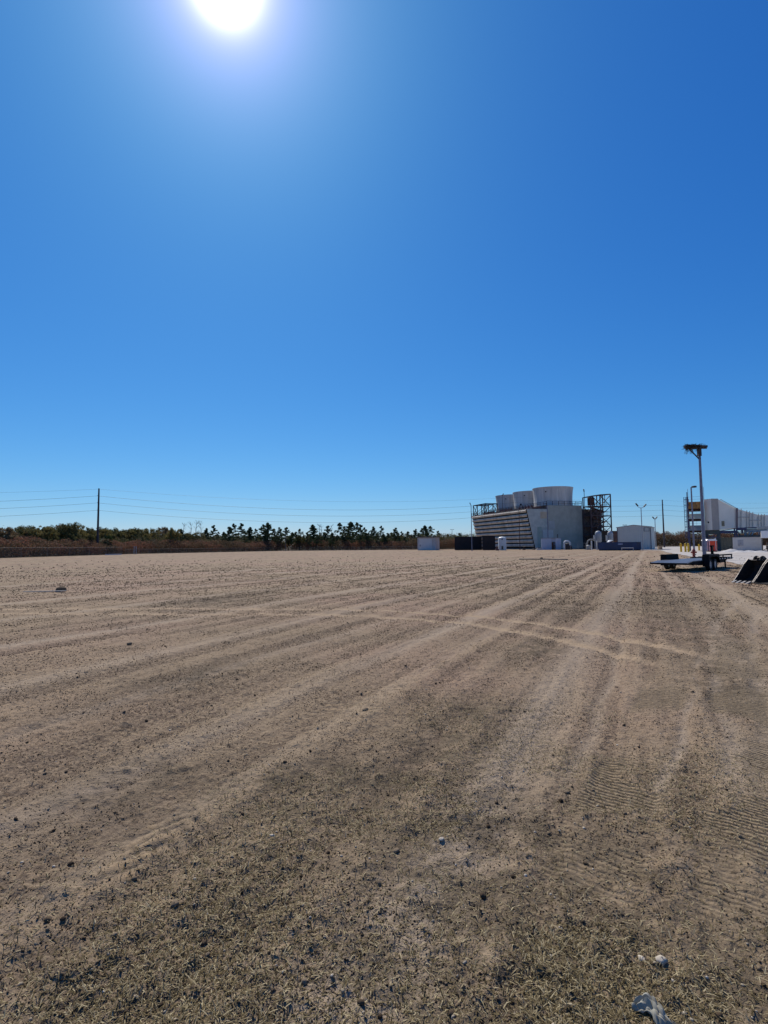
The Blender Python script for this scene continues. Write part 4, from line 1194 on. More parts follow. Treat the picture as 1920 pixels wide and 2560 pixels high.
# ------------------------------------------------------------------ portable toilets
def toilet(px, Y, body_c, nm_, label, rz):
    b = base(px, Y); t = thing('portable_toilet', label, 'portable toilet', b, rz)
    body = mat(nm_, body_c, .45, 0, .08, 2)
    wht = mat('white_plastic', (.75, .75, .74), .4, 0, .05, 2)
    MB().box(-.56, .56, -.56, .56, .0, .14).build('skid', black_paint, t)
    MB().box(-.55, .55, -.53, .55, .14, 1.98).build('cabin', body, t, bevel=.03)
    MB().box(-.38, .38, -.575, -.532, .2, 1.9).build('door', mat(nm_ + '_door', tuple(c * .8 for c in body_c), .45, 0, .08, 2), t, bevel=.01)
    MB().box(-.50, -.44, -.58, -.53, .2, 1.95).box(.44, .50, -.58, -.53, .2, 1.95).build('door_frame', wht, t)
    vs = []; fs = []; n = 9
    mb = MB(); mb.prism([(-.6, 1.985), (.6, 1.985), (.6, 2.06), (.42, 2.24), (.2, 2.31), (-.2, 2.31), (-.42, 2.24), (-.6, 2.06)], -.6, .6); mb.build('roof', wht, t, bevel=.03)
    MB().tube([(.35, .4, 2.1), (.35, .4, 2.5)], .06, 8).build('vent_pipe', wht, t)
    return t
toilet(1767.5, 96, (.17, .20, .28), 'grey_plastic', 'grey portable toilet with white roof, left of the red one', R(18))
toilet(1783.5, 94, (.85, .07, .015), 'red_plastic', 'red portable toilet with white roof beside the grey one', R(-38))

# ------------------------------------------------------------------ small building and site things left of centre
# white shed
Y = 185; b0 = base(1042, Y); b1 = base(1104, Y); RZ = R(-24); wd_ = span(1044, 1089, Y, RZ) / .72; h = zat(1342, 1073, Y); o_ = base(1044, Y) + Vector((math.cos(RZ), math.sin(RZ), 0)) * wd_ * .36
t = thing('garden_shed', 'small pale shed with flat overhanging roof at the field edge', 'shed', o_, RZ)
shed_m = mat('shed_siding', (.56, .54, .50), .75, 0, .06, .6, (.46, .42, .38), ribs=('X', .6, .02))
MB().box(-wd_ * .36, wd_ * .36, 0, 4.5, 0, h - .3).build('walls', shed_m, t)
MB().prism([(-.25, h - .3), (4.9, h - .28), (4.9, h - .1), (-.5, h + .02), (-.5, h - .12)], -wd_ * .40, wd_ * .40, 'x').build('roof', mat('shed_roof', (.16, .16, .17), .7, 0, .1, 1), t)
MB().box(-wd_ * .29, wd_ * .22, -.06, -.003, .1, h - .75).build('door', mat('shed_door', (.62, .61, .57), .7, 0, .05, 1), t)
MB().box(wd_ * .27, wd_ * .29, -.1, -.003, 0, h - .32).box(-wd_ * .355, -wd_ * .335, -.1, -.003, 0, h - .32).build('trim', mat('shed_trim', (.55, .53, .48), .7), t)
MB().box(-wd_ * .26, -wd_ * .24, -.12, -.06, 1.4, 2.0).build('handle', dark_steel, t)
# dark open-sided containers
def container(px0, px1, ytop, Y, dep, label, m, rz=0, name='shipping_container', ribs=True, cat='container', z0=.15):
    b0 = base(px0, Y); b1 = base(px1, Y); w_ = span(px0, px1, Y, rz); h = zat(ytop, (px0 + px1) / 2, Y)
    t = thing(name, label, cat, (b0.x, b0.y, 0), rz)
    MB().box(0.05, w_ - .05, .05, dep - .05, z0, h - .08).build('body', m, t)
    fr_ = MB()
    for x in (0, w_ - .14):
        for y in (0, dep - .14): fr_.box(x, x + .14, y, y + .14, z0 - .1, h)
    for y in (0, dep - .14):
        fr_.box(.14, w_ - .14, y, y + .14, h - .14, h); fr_.box(.14, w_ - .14, y, y + .14, z0 - .1, z0 + .08)
    for x in (0, w_ - .14):
        fr_.box(x, x + .14, .14, dep - .14, h - .14, h); fr_.box(x, x + .14, .14, dep - .14, z0 - .1, z0 + .08)
    fr_.build('frame', m, t)
    if ribs:
        rb = MB(); n = max(3, int(w_ / .55))
        for i in range(n):
            x = .2 + (w_ - .55) * i / (n - 1); rb.box(x, x + .16, -.02 + .03, .05, z0 + .09, h - .15)
        rb.build('ribs', m, t)
    return t
m_blk = mat('dull_black_steel', (.012, .011, .015), .8, 0, .3, .8, (.022, .015, .012), ribs=('X', .3, .03))
container(1137, 1205, 1342, 172, 2.6, 'left black steel container in front of the brush', m_blk, R(-9))
container(1206, 1238.5, 1339, 165, 7, 'right black steel container, nearer the white tank', m_blk, R(-12))
# white tank
b = base(1256, 155); h = zat(1342, 1256, 155); r_ = 10 / F * 155
t = thing('storage_tank', 'white domed poly tank standing before the louvres', 'tank', b)
tankm = mat('white_poly', (.62, .63, .58), .45, 0, .06, .8, (.5, .5, .45))
MB().lathe([(r_, .05), (r_, h - .55), (r_ * .93, h - .3), (r_ * .7, h - .1), (r_ * .3, h)], 28).build('shell', tankm, t, True)
MB().lathe([(r_ * .28, 0), (r_ * .28, .12), (r_ * .2, .16)], 14, (0, 0, h - .03)).build('lid', tankm, t)
MB().box(-.42, -.12, -r_ - .03, -r_ + .12, h - .95, h - .55).build('upper_opening', dark_steel, t)  # flat dark plate stands in for the dark depth of a square opening
MB().box(-.5, 0.02, -r_ - .06, -r_ + .15, .25, 1.3).build('lower_opening', mat('opening_dark', (.12, .1, .07), .8), t)  # second dark plate painted in for the lower opening's dark depth
MB().tube([(-r_ * .8, -r_ * .7, .1), (-r_ * .8, -r_ * .7, h * .9), (-r_ * .3, 0, h + .05)], .05, 8).build('fill_pipe', galv, t)
b = base(1243, 153); o = MB().box(-.45, .45, -.4, .4, 0, .5).tube([(.1, 0, .5), (.1, 0, .95), (.4, 0, .95)], .06, 8).lathe([(.2, 0), (.2, .6), (.1, .7)], 12, (-.2, 0, .5)).build('pump_unit', mat('brown_pump', (.14, .07, .06), .7, .2, .3, 3)); o.location = b
tag(o, 'small brown pump set left of the white tank', 'pump')
# block hut by the end wall
Y = 160; b0 = base(1354, Y); b1 = base(1403, Y); w_ = span(1354, 1403, Y, R(-16)); h = zat(1346, 1378, Y)
t = thing('block_hut', 'pale blue-grey block hut with dark doorway under the end wall', 'hut', (b0.x, Y, 0), R(-16))
hm = mat('hut_paint', (.42, .47, .56), .75, 0, .06, .8, (.36, .40, .47))
MB().box(0, w_ * .52, 0, 3.6, 0, h).box(w_ * .52, w_ * .72, .25, 3.6, 2.45, h).box(w_ * .72, w_, 0, 3.6, 0, h).box(w_ * .52, w_ * .72, 1.2, 3.6, 0, 2.45).build('walls', hm, t)
MB().box(-.12, w_ + .12, -.12, 3.7, h + .003, h + .12).build('roof', mat('hut_roof', (.25, .26, .29), .8), t)
MB().box(w_ * .54, w_ * .62, .3, 1.15, .02, 2.2).build('door', rust_steel, t)
MB().box(w_ * .645, w_ * .70, .5, .9, .02, 1.5).build('cabinet', mat('tan_cabinet', (.25, .17, .11), .7), t)
MB().tube([(w_ * .85, 1.2, h + .1), (w_ * .85, 1.2, h + 1.3)], .12, 8).build('flue', dark_steel, t)
# arched white pipe
b = base(1411, 156); t = thing('arched_pipe', 'white arched pipe right of the block hut', 'pipe', b)
w_ = 14 / F * 156; hh = zat(1352, 1417, 156)
pts = [(0, 0, 0), (0, 0, hh - .7)] + [(w_ / 2 - w_ / 2 * math.cos(a), 0, hh - .7 + .62 * math.sin(a)) for a in np.linspace(.3, math.pi - .3, 7)] + [(w_, 0, hh - .7), (w_, 0, hh * .45)]
MB().tube(pts, .26, 12).build('pipe', mat('white_pipe', (.58, .62, .64), .5, 0, .06, 1), t, True)
MB().box(w_ * .2, w_ * 1.35, -.1, 1.1, 0, hh * .42).tube([(w_, 0, hh * .35), (w_, 0, hh * .5)], .4, 12).lathe([(.7, 0), (.7, hh * .25), (.4, hh * .3)], 14, (w_ * .7, .5, hh * .42)).build('pump_block', dark_steel, t)
MB().tube([(.0, 0, .3), (.0, 0, .42)], .38, 12).tube([(.0, 0, hh - .8), (.0, 0, hh - .68)], .34, 12).build('flange', galv, t)
# low yard railing and pipework between hut and dumpster
t = thing('yard_railing', 'grey guard railing before the stair tower foot', 'railing', base(1426, 152))
w_ = (base(1465, 152) - base(1426, 152)).x
railing(0, 0, w_, 0, 0, t, zat(1358, 1445, 152), 1.9, .035, 'rails', galv, (1, .55))
b = base(1476, 148); t = thing('valve_set', 'beige elbow pipe and valve body left of the blue dumpster', 'valve', b)
hh = zat(1349, 1476, 148)
MB().tube([(-.9, 0, 0), (-.9, 0, hh * .6), (-.6, 0, hh * .88), (0, 0, hh), (1.2, 0, hh)], .2, 10).build('pipe', mat('beige_pipe', (.27, .26, .23), .6, 0, .15, 1), t, True)
MB().lathe([(.55, 0), (.6, .2), (.6, 1.1), (.4, 1.3), (.15, 1.4)], 16, (-.7, -.5, 0)).box(-1.5, -.2, -.9, .3, .0, .15).build('valve_body', mat('beige_valve', (.32, .32, .29), .6, 0, .2, 1), t)
for px, lab in ((1479.5, 'white square post left of the blue dumpster, the left one of two'), (1492.5, 'white square post touching the left end of the blue dumpster')):
    b = base(px, 146); h = zat(1352, px, 146)
    o = MB().box(-.14, .14, -.14, .14, 0, h).box(-.2, .2, -.2, .2, 0, .1).box(-.16, .16, -.16, .16, h, h + .05).build('post', mat('white_post', (.5, .52, .52), .7, 0, .08, 1)); o.location = b
    tag(o, lab, 'post', 'white posts by the dumpster')
o = MB().lathe([(.5, 0), (.55, .3), (.3, .7)], 10).box(-1.6, 1.8, -.8, .9, 0, .55).tube([(.8, -.2, .5), (1.2, -.3, 1.2), (1.7, -.3, 1.0)], .14, 8).build('pump_unit', dark_steel); o.location = base(1346, 162)
tag(o, 'dark low pump lump at the bottom corner of the end wall', 'pump')
o = MB().box(-.8, .8, -.5, .5, 0, .35).box(-.5, .6, -.4, .4, .35, .5).build('concrete_block', MATS['pale_concrete']); o.location = base(1347, 157)
tag(o, 'low pale concrete block on the ground before the end wall', 'block')
o = MB().tube([(0, 0, .0), (0, 0, .9), (.5, 0, 1.2)], .12, 8).box(-.4, .4, -.3, .3, 0, .5).build('pump_unit', dark_steel); o.location = base(1310, 160)
tag(o, 'tiny dark valve stub below the louvres', 'pump')
# two tanks on stands behind
def htank(px0, px1, yt, yb, Y, label):
    a = base(px0, Y); b = base(px1, Y); w_ = (b - a).x; zt = zat(yt, px0, Y); zb = zat(yb, px0, Y)
    t = thing('filter_vessel', label, 'vessel', ((a.x + b.x) / 2, Y, 0)); r = w_ / 2
    gm = mat('grey_vessel', (.30, .33, .36), .55, .1, .1, .8, (.24, .24, .25))
    MB().lathe([(r * .7, zb), (r, zb + .4), (r, zt - .7), (r * .9, zt - .4), (r * .5, zt - .1), (r * .15, zt)], 20).build('shell', gm, t, True)
    MB().lathe([(r * 1.06, zb + 1.4), (r * 1.06, zb + 1.6)], 20).lathe([(r * 1.06, zt - 1.2), (r * 1.06, zt - 1.0)], 20).build('ring', galv, t)
    lg = MB()
    for k in range(4):
        c, s_ = math.cos(k * 1.571 + .78) * r * .85, math.sin(k * 1.571 + .78) * r * .85; lg.bar((c, s_, 0), (c, s_, zb + .9), .18)
    lg.build('legs', dark_steel, t)
    MB().box(-r * 1.5, -r * 1.02, -.4, .4, zb + .6, zb + 2.3).tube([(-r * 1.2, 0, 0), (-r * 1.2, 0, zb + .8)], .12, 8).build('control_box', gm, t)
htank(1489.5, 1504.5, 1327, 1357, 158, 'grey filter vessel right of the stair tower')
htank(1520, 1533.5, 1327.5, 1357, 160, 'grey filter vessel in front of the brown shelter')
a = base(1503, 172); b = base(1546, 172); w_ = (b - a).x; h = zat(1327.5, 1520, 172)
t = thing('shelter', 'brown open shelter with rusty wall behind the filter vessels', 'shelter', (a.x, 172, 0))
MB().box(w_ * .72, w_, 0, 4, 0, h - .15).build('wall', mat('rust_wall', (.17, .075, .045), .85, 0, .25, .6, (.11, .06, .045)), t)
MB().box(0, w_ * .7, 2.5, 2.8, 0, h - .15).build('back_wall', mat('shelter_wall', (.12, .10, .085), .9, 0, .3, .8), t)
MB().box(-.2, w_ + .2, -.3, 4.3, h - .14, h).build('roof', dark_steel, t)
mb = MB()
for x in (0, w_ * .25, w_ * .5): mb.bar((x, .2, 0), (x, .2, h - .14), .18)
mb.bar((0, .2, h * .5), (w_ * .7, .2, h * .5), .18); mb.bar((0, .2, 0), (w_ * .25, .2, h * .5), .1)
mb.build('frame', rust_steel, t)
o = MB().lathe([(1.3, 0), (1.3, .9), (1.05, 1.7), (.6, 2.1), (.2, 2.2)], 20).build('white_dome', mat('white_tank', (.6, .63, .65), .5, 0, .05, 1), None, True); o.location = base(1527, 150); o.scale = (1, 1, zat(1350, 1527, 150) / 2.2)
tag(o, 'white domed tank top showing over the blue dumpster', 'tank')
b = base(1541, 148); o = MB().box(-2.2, 1.6, -.5, .6, 0, 2.0).tube([(-2, 0, 2.0), (-1, 0, 2.3), (1.9, 0, 2.35), (1.9, 0, 2.0)], .13, 8).box(-.6, .3, -.3, .3, 2.0, 2.5).build('pipe_rack', rust_steel); o.location = b
tag(o, 'rusty pipework just above the blue dumpster', 'pipework')

# blue roll-off dumpster
DY = 128; a = base(1496, DY); w_ = span(1496, 1603, DY, R(-25)); h = zat(1355.5, 1550, DY)
t = thing('blue_dumpster', 'long dark blue roll-off dumpster before the metal building', 'dumpster', (a.x, DY, 0), R(-25))
blue = mat('blue_paint', (.022, .048, .13), .5, 0, .15, .8, (.04, .05, .085))
MB().prism([(.0, .2), (w_, .2), (w_, h - .1), (.0, h - .1)], .05, .13).prism([(0, .2), (w_, .2), (w_, h - .1), (0, h - .1)], 2.35, 2.43).box(0, .1, .14, 2.34, .2, h - .1).box(w_ - .1, w_, .14, 2.34, .2, h - .1).box(.1, w_ - .1, .14, 2.34, .2, .3).build('body', blue, t)
rb = MB()
for i in range(15): x = w_ * (i + .5) / 15; rb.box(x - .07, x + .07, -.04, .048, .22, h - .14)
rb.build('ribs', blue, t)
MB().box(-.05, w_ + .05, -.02, .2, h - .098, h + .02).box(-.05, w_ + .05, 2.3, 2.5, h - .098, h + .02).box(-.05, .15, .2, 2.3, h - .098, h + .02).box(w_ - .15, w_ + .05, .2, 2.3, h - .098, h + .02).build('rim', blue, t)
MB().box(.1, w_ - .1, .5, .8, 0.02, .19).box(.1, w_ - .1, 1.7, 2.0, 0.02, .19).build('skids', dark_steel, t)
MB().box(w_ * .47, w_ * .58, -.07, -.045, h - .62, h - .3).build('decal', mat('pale_decal', (.35, .38, .5), .6, 0, .35, 6), t)
a = base(1554, 118); b = base(1584, 118); w_ = (b - a).x
t = thing('white_barrier', 'low white pipe barrier in front of the blue dumpster', 'barrier', (a.x, 118, 0))
MB().tube([(0, 0, .66), (w_, 0, .66)], .07, 8).build('rail', MATS['white_post'], t)
for x in (.05, w_ - .05): MB().tube([(x, 0, 0), (x, 0, .66)], .05, 8).build('leg', MATS['white_post'], t)

# light metal building
BY = 140; a = base(1544.5, BY); w_ = span(1544.5, 1629, BY, R(-31))
ze = zat(1319, 1544, BY); zr = zat(1314, 1588, BY)
t = thing('metal_building', 'light grey ribbed metal building with low gable roof', 'building', (a.x, BY, 0), R(-31))
bm_ = mat('ribbed_cladding', (.52, .53, .47), .55, 0, .06, .3, (.46, .48, .43), ribs=('X', .5, .05))
bm2 = mat('ribbed_cladding_side', (.52, .53, .47), .55, 0, .06, .3, (.46, .48, .43), ribs=('Y', .5, .05))
MB().prism([(0, 0), (w_, 0), (w_, ze), (w_ / 2, zr), (0, ze)], 0, .25).build('gable_wall', bm_, t)
MB().prism([(0, .0), (w_, .0), (w_, ze), (w_ / 2, zr), (0, ze)], 13.8, 14).build('gable_wall', bm_, t)
MB().box(0, .2, .26, 13.79, 0, ze - .03).box(w_ - .2, w_ + .0, .26, 13.79, 0, ze - .03).build('side_wall', bm2, t)
MB().prism([(-.25, ze - .02), (w_ / 2, zr + .04), (w_ + .25, ze - .02), (w_ + .25, ze + .1), (w_ / 2, zr + .17), (-.25, ze + .1)], -.15, 14.1).build('roof', mat('metal_roof', (.36, .38, .41), .5, .2, .06, .4), t)
MB().box(w_ * .985, w_ + .05, -.1, -.005, 0, ze - .2).box(-.04, .12, -.1, -.005, 0, ze - .1).build('trim', mat('dark_trim', (.09, .09, .11), .6), t)
fr_ = MB(); x0, x1, z0, z1 = w_ * .80, w_ * .96, ze - 1.15, ze - .25
fr_.box(x0, x1, -.07, -.004, z0, z0 + .09).box(x0, x0 + .09, -.07, -.004, z0 + .09, z1).box(x1 - .09, x1, -.07, -.004, z0 + .09, z1).box(x0, x1, -.07, -.004, z1, z1 + .09)
fr_.build('wall_frame', MATS['dark_trim'], t)
MB().box(.3, 1.3, -.3, -.01, 0, 0.0 + .35).build('step', MATS['pale_concrete'], t)
b = base(1650, 130); t = thing('plywood_crate', 'tan plywood crate right of the metal building', 'crate', b)
MB().box(-.42, .42, -.4, .4, .12, .95).build('box', mat('plywood', (.36, .25, .15), .8, 0, .12, 2, stretch=(1, 1, 4)), t)
MB().box(-.44, .44, -.42, .42, .952, 1.0).build('lid', MATS['plywood'], t)
MB().box(-.42, -.32, -.4, .4, 0, .118).box(.32, .42, -.4, .4, 0, .118).build('runners', wood_dark, t)

# ------------------------------------------------------------------ filter house with duct on the right
FH = 104
fh = base(1762, FH)
FA = math.atan2(fh.x, fh.y)                      # it faces the camera side of the yard
T_ = empty('filter_house', (fh.x, FH, 0), -FA)
tag(T_, 'raised beige-grey air intake house with long tapering duct on steel legs', 'air intake house')
VD = Vector((math.sin(FA), math.cos(FA), 0)); VR = Vector((math.cos(FA), -math.sin(FA), 0))
def pl(px, py, dy=0.0):
    d = ray(px, py); o_ = Vector((0, 0, CAM_H)); q = o_ + d * ((fh + VD * dy - o_).dot(VD) / d.dot(VD))
    return Vector(((q - fh).dot(VR), dy, q.z))
def LX(px, dy=0.0): return pl(px, 1340, dy).x
def LZ(py, px, dy=0.0): return pl(px, py, dy).z
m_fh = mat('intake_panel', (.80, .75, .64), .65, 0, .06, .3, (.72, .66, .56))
m_fd = mat('intake_panel_shaded', (.42, .36, .30), .65, 0, .08, .3, (.29, .26, .24))  # shade of the face turned the other way is put into this colour
m_fl = mat('intake_duct', (.84, .78, .65), .65, 0, .06, .3, (.76, .70, .58))
m_bluebeam = mat('blue_grey_beam', (.07, .065, .12), .6, .1, .2, 1)
m_greenbeam = mat('green_grey_beam', (.07, .085, .075), .6, .1, .2, 1)
zt, zb = LZ(1247.5, 1780), LZ(1325, 1780)
x0, x1, x2 = LX(1764), LX(1782), LX(1799.5)
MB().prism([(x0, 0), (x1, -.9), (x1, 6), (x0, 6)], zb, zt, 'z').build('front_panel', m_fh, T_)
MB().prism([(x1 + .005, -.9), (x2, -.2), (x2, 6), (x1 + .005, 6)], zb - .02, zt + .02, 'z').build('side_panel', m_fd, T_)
MB().tube([((x0 + x1) / 2, -.46, LZ(1306, 1773)), ((x0 + x1) / 2, -.52, LZ(1306, 1773))], .16, 14).build('port', black_paint, T_)
# tapering duct: quads from stations (px, ytop, ybottom, depth offset)
st_ = [(1799.8, 1247.5, 1324, 0), (1842, 1270.5, 1319.5, 1.5), (1899, 1287.0, 1317.5, 3), (1925, 1287.5, 1317.5, 3.6), (2030, 1291, 1317.5, 6)]
vs = []; fs = []
for px, yt, yb, dy in st_:
    bx = LX(px, dy); z1, z0 = LZ(yt, px, dy), LZ(yb, px, dy)
    wdp = 5.5
    vs += [(bx, dy, z0), (bx, dy, z1), (bx, dy + wdp, z1), (bx, dy + wdp, z0)]
for i in range(len(st_) - 1):
    for e in range(4): fs.append((i * 4 + e, i * 4 + (e + 1) % 4, i * 4 + 4 + (e + 1) % 4, i * 4 + 4 + e))
fs += [(0, 1, 2, 3), (len(vs) - 4, len(vs) - 3, len(vs) - 2, len(vs) - 1)]
MB().add(vs, fs).build('duct', m_fl, T_)
def duct_pt(px, py, off=-.1):
    for (pa, ta, ba, da), (pb, tb_, bb_, db) in zip(st_[:-1], st_[1:]):
        if pa <= px <= pb:
            u = (px - pa) / (pb - pa); dy = da + (db - da) * u + off
            return pl(px, py, dy)
mb = MB()
def dtop(px):
    for (pa, ta, ba, da), (pb, tb_, bb_, db) in zip(st_[:-1], st_[1:]):
        if pa <= px <= pb: u = (px - pa) / (pb - pa); return ta + (tb_ - ta) * u, ba + (bb_ - ba) * u
m_st = mat('duct_stiffener', (.50, .47, .40), .7, 0, .15, 1)
for px in (1853, 1867, 1874, 1882, 1896, 1904, 1911, 1930):
    t0, b0_ = dtop(px); MB().bar(duct_pt(px, t0 - 2.2), duct_pt(px, b0_), .12).build('stiffener', m_st, T_)
for xa_, xb__, yy in ((1845, 1873, 1293), (1875, 1904, 1301)): MB().bar(duct_pt(xa_, yy), duct_pt(xb__, yy), .12).build('stiffener', m_st, T_)
MB().bar(duct_pt(1800.5, 1248), duct_pt(1841, 1270.5), .1).build('roof_edge', m_st, T_)
mb = MB(); mb.bar(duct_pt(1842.5, 1270), duct_pt(1842.5, 1320), .3); mb.build('joint_flange', mat('brown_flange', (.20, .15, .15), .8), T_)
# stains: shown as rusted drip marks on the duct face
q = duct_pt(1806, 1309, -.02)
MB().box(q.x - .25, q.x + .35, q.y - .0, q.y + .03, q.z - .5, q.z + .5, ).build('rust_patch', mat('yellow_stain', (.28, .24, .15), .8, 0, .3, 4), T_)
# support steel
mb = MB(); zc = zb - .3
for px, m0 in ((1766.5, 0), (1797, 0)):
    for dy in (.3, 5.2): mb.box(LX(px) - .28, LX(px) + .28, dy - .25, dy + .25, 0, zc)
mb.box(LX(1761), LX(1800), -.1, .35, zc - .45, zc + .25); mb.box(LX(1761), LX(1800), 5.1, 5.5, zc - .45, zc + .25)
mb.build('leg_frame', m_greenbeam, T_)
mb = MB(); xa, xb_ = LX(1769), LX(1795); zl = LZ(1343, 1780)
mb.bar((xa, 0, zl), ((xa + xb_) / 2 - .8, 0, zc - .4), .16); mb.bar(((xa + xb_) / 2 - .2, 0, zl), (xb_ - .2, 0, zc - .4), .16); mb.bar((xa, 0, zl), (xb_, 0, zl), .16)
mb.bar((LX(1800), .5, LZ(1330, 1815)), (LX(1843), 1.5, LZ(1329, 1843)), .35, .5); mb.bar((LX(1800), .3, zb - .2), (LX(1843), 1.4, LZ(1321, 1843)), .14)
for px in (1838, 1843.5):
    mb.bar((LX(px), 1.5, 0), (LX(px), 1.5, LZ(1320, px)), .26)
mb.bar((LX(1843), 1.6, LZ(1322, 1850)), (LX(1868), 2.2, LZ(1322, 1868)), .5, .5)
mb.bar((LX(1844), 1.6, LZ(1326, 1845)), (LX(1853), 2, LZ(1342, 1853)), .14)
mb.bar((LX(1858), 2.2, LZ(1320, 1860)), (LX(1858), 2.2, LZ(1332, 1860)), .35)
mb.bar((LX(1842), 1.8, LZ(1319, 1845)), (LX(1920), 3.3, LZ(1318.6, 1915)), .2, .25)
mb.build('under_frame', m_bluebeam, T_)
mb = MB(); mb.bar((LX(1864), 2.6, LZ(1325, 1890)), (LX(1925), 3.8, LZ(1325, 1920)), .35, .7); mb.bar((LX(1866), 2.6, 0), (LX(1866), 2.6, LZ(1325, 1866)), .4)
for pa, pb in ((1872, 1880), (1880, 1888)): mb.bar((LX(pa), 2.8, LZ(1341, pa)), (LX(pb), 2.8, LZ(1328, pb)), .22)
mb.bar((LX(1901), 2.8, 0), (LX(1901), 2.8, LZ(1327, 1901)), .14)
mb.build('pipe_bridge', mat('pale_steel', (.30, .33, .33), .6, .1, .12, 1), T_)
MB().box(LX(1846), LX(1925), 1.2, 4.5, LZ(1342, 1880) - .15, LZ(1337.5, 1880)).build('catwalk', m_greenbeam, T_)
# intake hood shelves
hx0, hx1 = LX(1724), LX(1763)
for (ya, yb, mh, nm_) in ((1254.5, 1272, mat('rust_streaked_hood', (.62, .25, .05), .8, 0, .45, 1.0, (.12, .04, .02), stretch=(1.6, 1, .35)), 'rusty top hood'),
                          (1284.5, 1297.5, mat('beige_hood', (.62, .56, .38), .75, 0, .12, .6, (.5, .44, .3)), None), (1313.5, 1326.5, mat('grey_hood', (.30, .28, .24), .75, 0, .12, .6), None)):
    za, zb_ = LZ(ya, 1742), LZ(yb, 1742)
    o = MB().prism([(-1.1, zb_), (-.4, za), (4.5, za), (4.5, zb_)], hx0, hx1, 'x').build('intake_hood', mh, T_)
    if nm_: o['label'] = nm_
    MB().box(hx0 + .05, hx1, -.6, 4.4, zb_ - .32, zb_ - .01).build('hood_underside', mat('near_black', (.03, .012, .012), .9, 0, .3, 2), T_)  # near-black slab below each hood
railing(hx0, -.5, hx1, -.5, LZ(1284, 1742), T_, .75, 1.4, .022, 'shelf_rail', galv, (1, .4))
railing(hx0, -.5, hx1, -.5, LZ(1313, 1742), T_, .8, 1.4, .022, 'shelf_rail', galv, (1, .4))
railing(hx0, -.5, hx1, -.5, LZ(1344, 1742), T_, 1.2, 1.4, .022, 'shelf_rail', galv, (1, .6, .3))
railing(hx0, -.5, hx1, -.5, LZ(1254.5, 1742), T_, 1.0, 1.8, .022, 'top_rail', galv, (1, .5))
MB().box(hx0, hx1 + .5, -.7, 4.5, LZ(1347, 1742), LZ(1344.3, 1742)).build('lower_walkway', dark_steel, T_)
mb = MB(); 
for x in (hx0 - .1, hx1 - .25):
    for y in (-.75, 4.6): mb.bar((x, y, 0), (x, y, LZ(1243 if x < 1 else 1247, 1724)), .3)
mb.bar((hx0 - .1, -.75, LZ(1243, 1722)), (hx0 - .1, -.75, LZ(1231, 1722)), .16)
mb.build('column', m_bluebeam, T_)
mb = MB()
for px, yt in ((1724.5, 1222), (1762, 1226), (1764.5, 1217)):
    mb.bar((LX(px), .0, LZ(1250, px)), (LX(px), 0, LZ(yt, px)), .07)
mb.build('lightning_rod', galv, T_)
mb = MB(); lx0, lx1 = LX(1714), LX(1719)
for x in (lx0, lx1): mb.bar((x, -.9, LZ(1345, 1716)), (x, -.9, LZ(1243.5, 1716)), .09)
z = LZ(1345, 1716)
while z < LZ(1243.5, 1716):
    mb.bar((lx0, -.9, z), (lx1, -.9, z), .05); z += .34
z = LZ(1345, 1716)
while z < LZ(1243.5, 1716):
    mb.bar((lx0, -.9, z), (lx1 + .5, -.9, z), .09); z += 1.1
mb.build('ladder', m_bluebeam, T_)
# containers and huts below
container(1772, 1834, 1344, 112, 3, 'dark grey-green container under the intake house', mat('dark_grey_green', (.085, .10, .105), .7, 0, .12, .5, ribs=('X', .4, .04)), R(-33), ribs=False)
Y = 96; a = base(1833, Y); w_ = span(1833, 1908, Y, R(-34)); h = zat(1343.5, 1870, Y)
t = thing('site_trailer', 'pale grey windowless cabin on the right below the duct', 'cabin', (a.x, Y, 0), R(-34))
MB().box(0, w_, 0, 3, .15, h).build('body', mat('pale_cabin', (.60, .57, .52), .6, 0, .06, .5, (.52, .48, .43)), t, bevel=.03)
MB().box(-.04, w_ + .04, -.05, 3.05, h + .003, h + .08).build('roof', mat('cabin_roof', (.25, .25, .26), .6), t)
MB().box(w_ * .17, w_ * .36, -.05, -.004, h * .42, h - .45).build('panel_door', mat('cabin_door', (.38, .38, .39), .6), t)
MB().box(w_ * .26, w_ * .285, -.09, -.051, h * .58, h * .62).box(w_ * .2, w_ * .22, -.08, -.004, h * .38, h * .41).build('handle', dark_steel, t)
MB().box(w_ - .12, w_ + .03, -.06, -.004, .15, h - .01).build('trim', mat('brown_flange', (.2, .15, .15)), t)
MB().box(.4, .9, .4, 2.6, .02, .148).box(w_ - .9, w_ - .4, .4, 2.6, .02, .148).build('skids', dark_steel, t)
Y = 90; a = base(1905, Y); t = thing('white_tanker', 'white box unit on rusty frame at the right edge', 'equipment', (a.x, Y, 0), R(-35))
w_ = 3.4; z1 = zat(1327, 1912, Y); z0 = zat(1345, 1912, Y)
MB().box(0, w_, 0, 2.4, z0, z1).build('body', mat('bright_white', (.85, .83, .78), .5, 0, .04, 1), t, bevel=.04)
MB().box(-.5, w_, -.1, 2.5, z1 + .35, z1 + .75).build('top_duct', MATS['pale_steel'], t)
mb = MB(); rnd = random.Random(3)
for i in range(14): x = rnd.uniform(.2, w_ - .2); z = rnd.uniform(.2, z0); s_ = rnd.uniform(.1, .35); mb.box(x - s_, x + s_, rnd.uniform(0, .6), 1.6, z - s_, min(z0 - .01, z + s_))
mb.bar((.1, .1, 0), (.1, .1, z0), .16); mb.bar((w_ - .1, .1, 0), (w_ - .1, .1, z0), .16); mb.bar((.1, .1, .2), (w_, .1, z0), .1)
mb.build('frame', mat('rusty_works', (.19, .16, .11), .8, .1, .35, 2, (.08, .06, .05)), t)
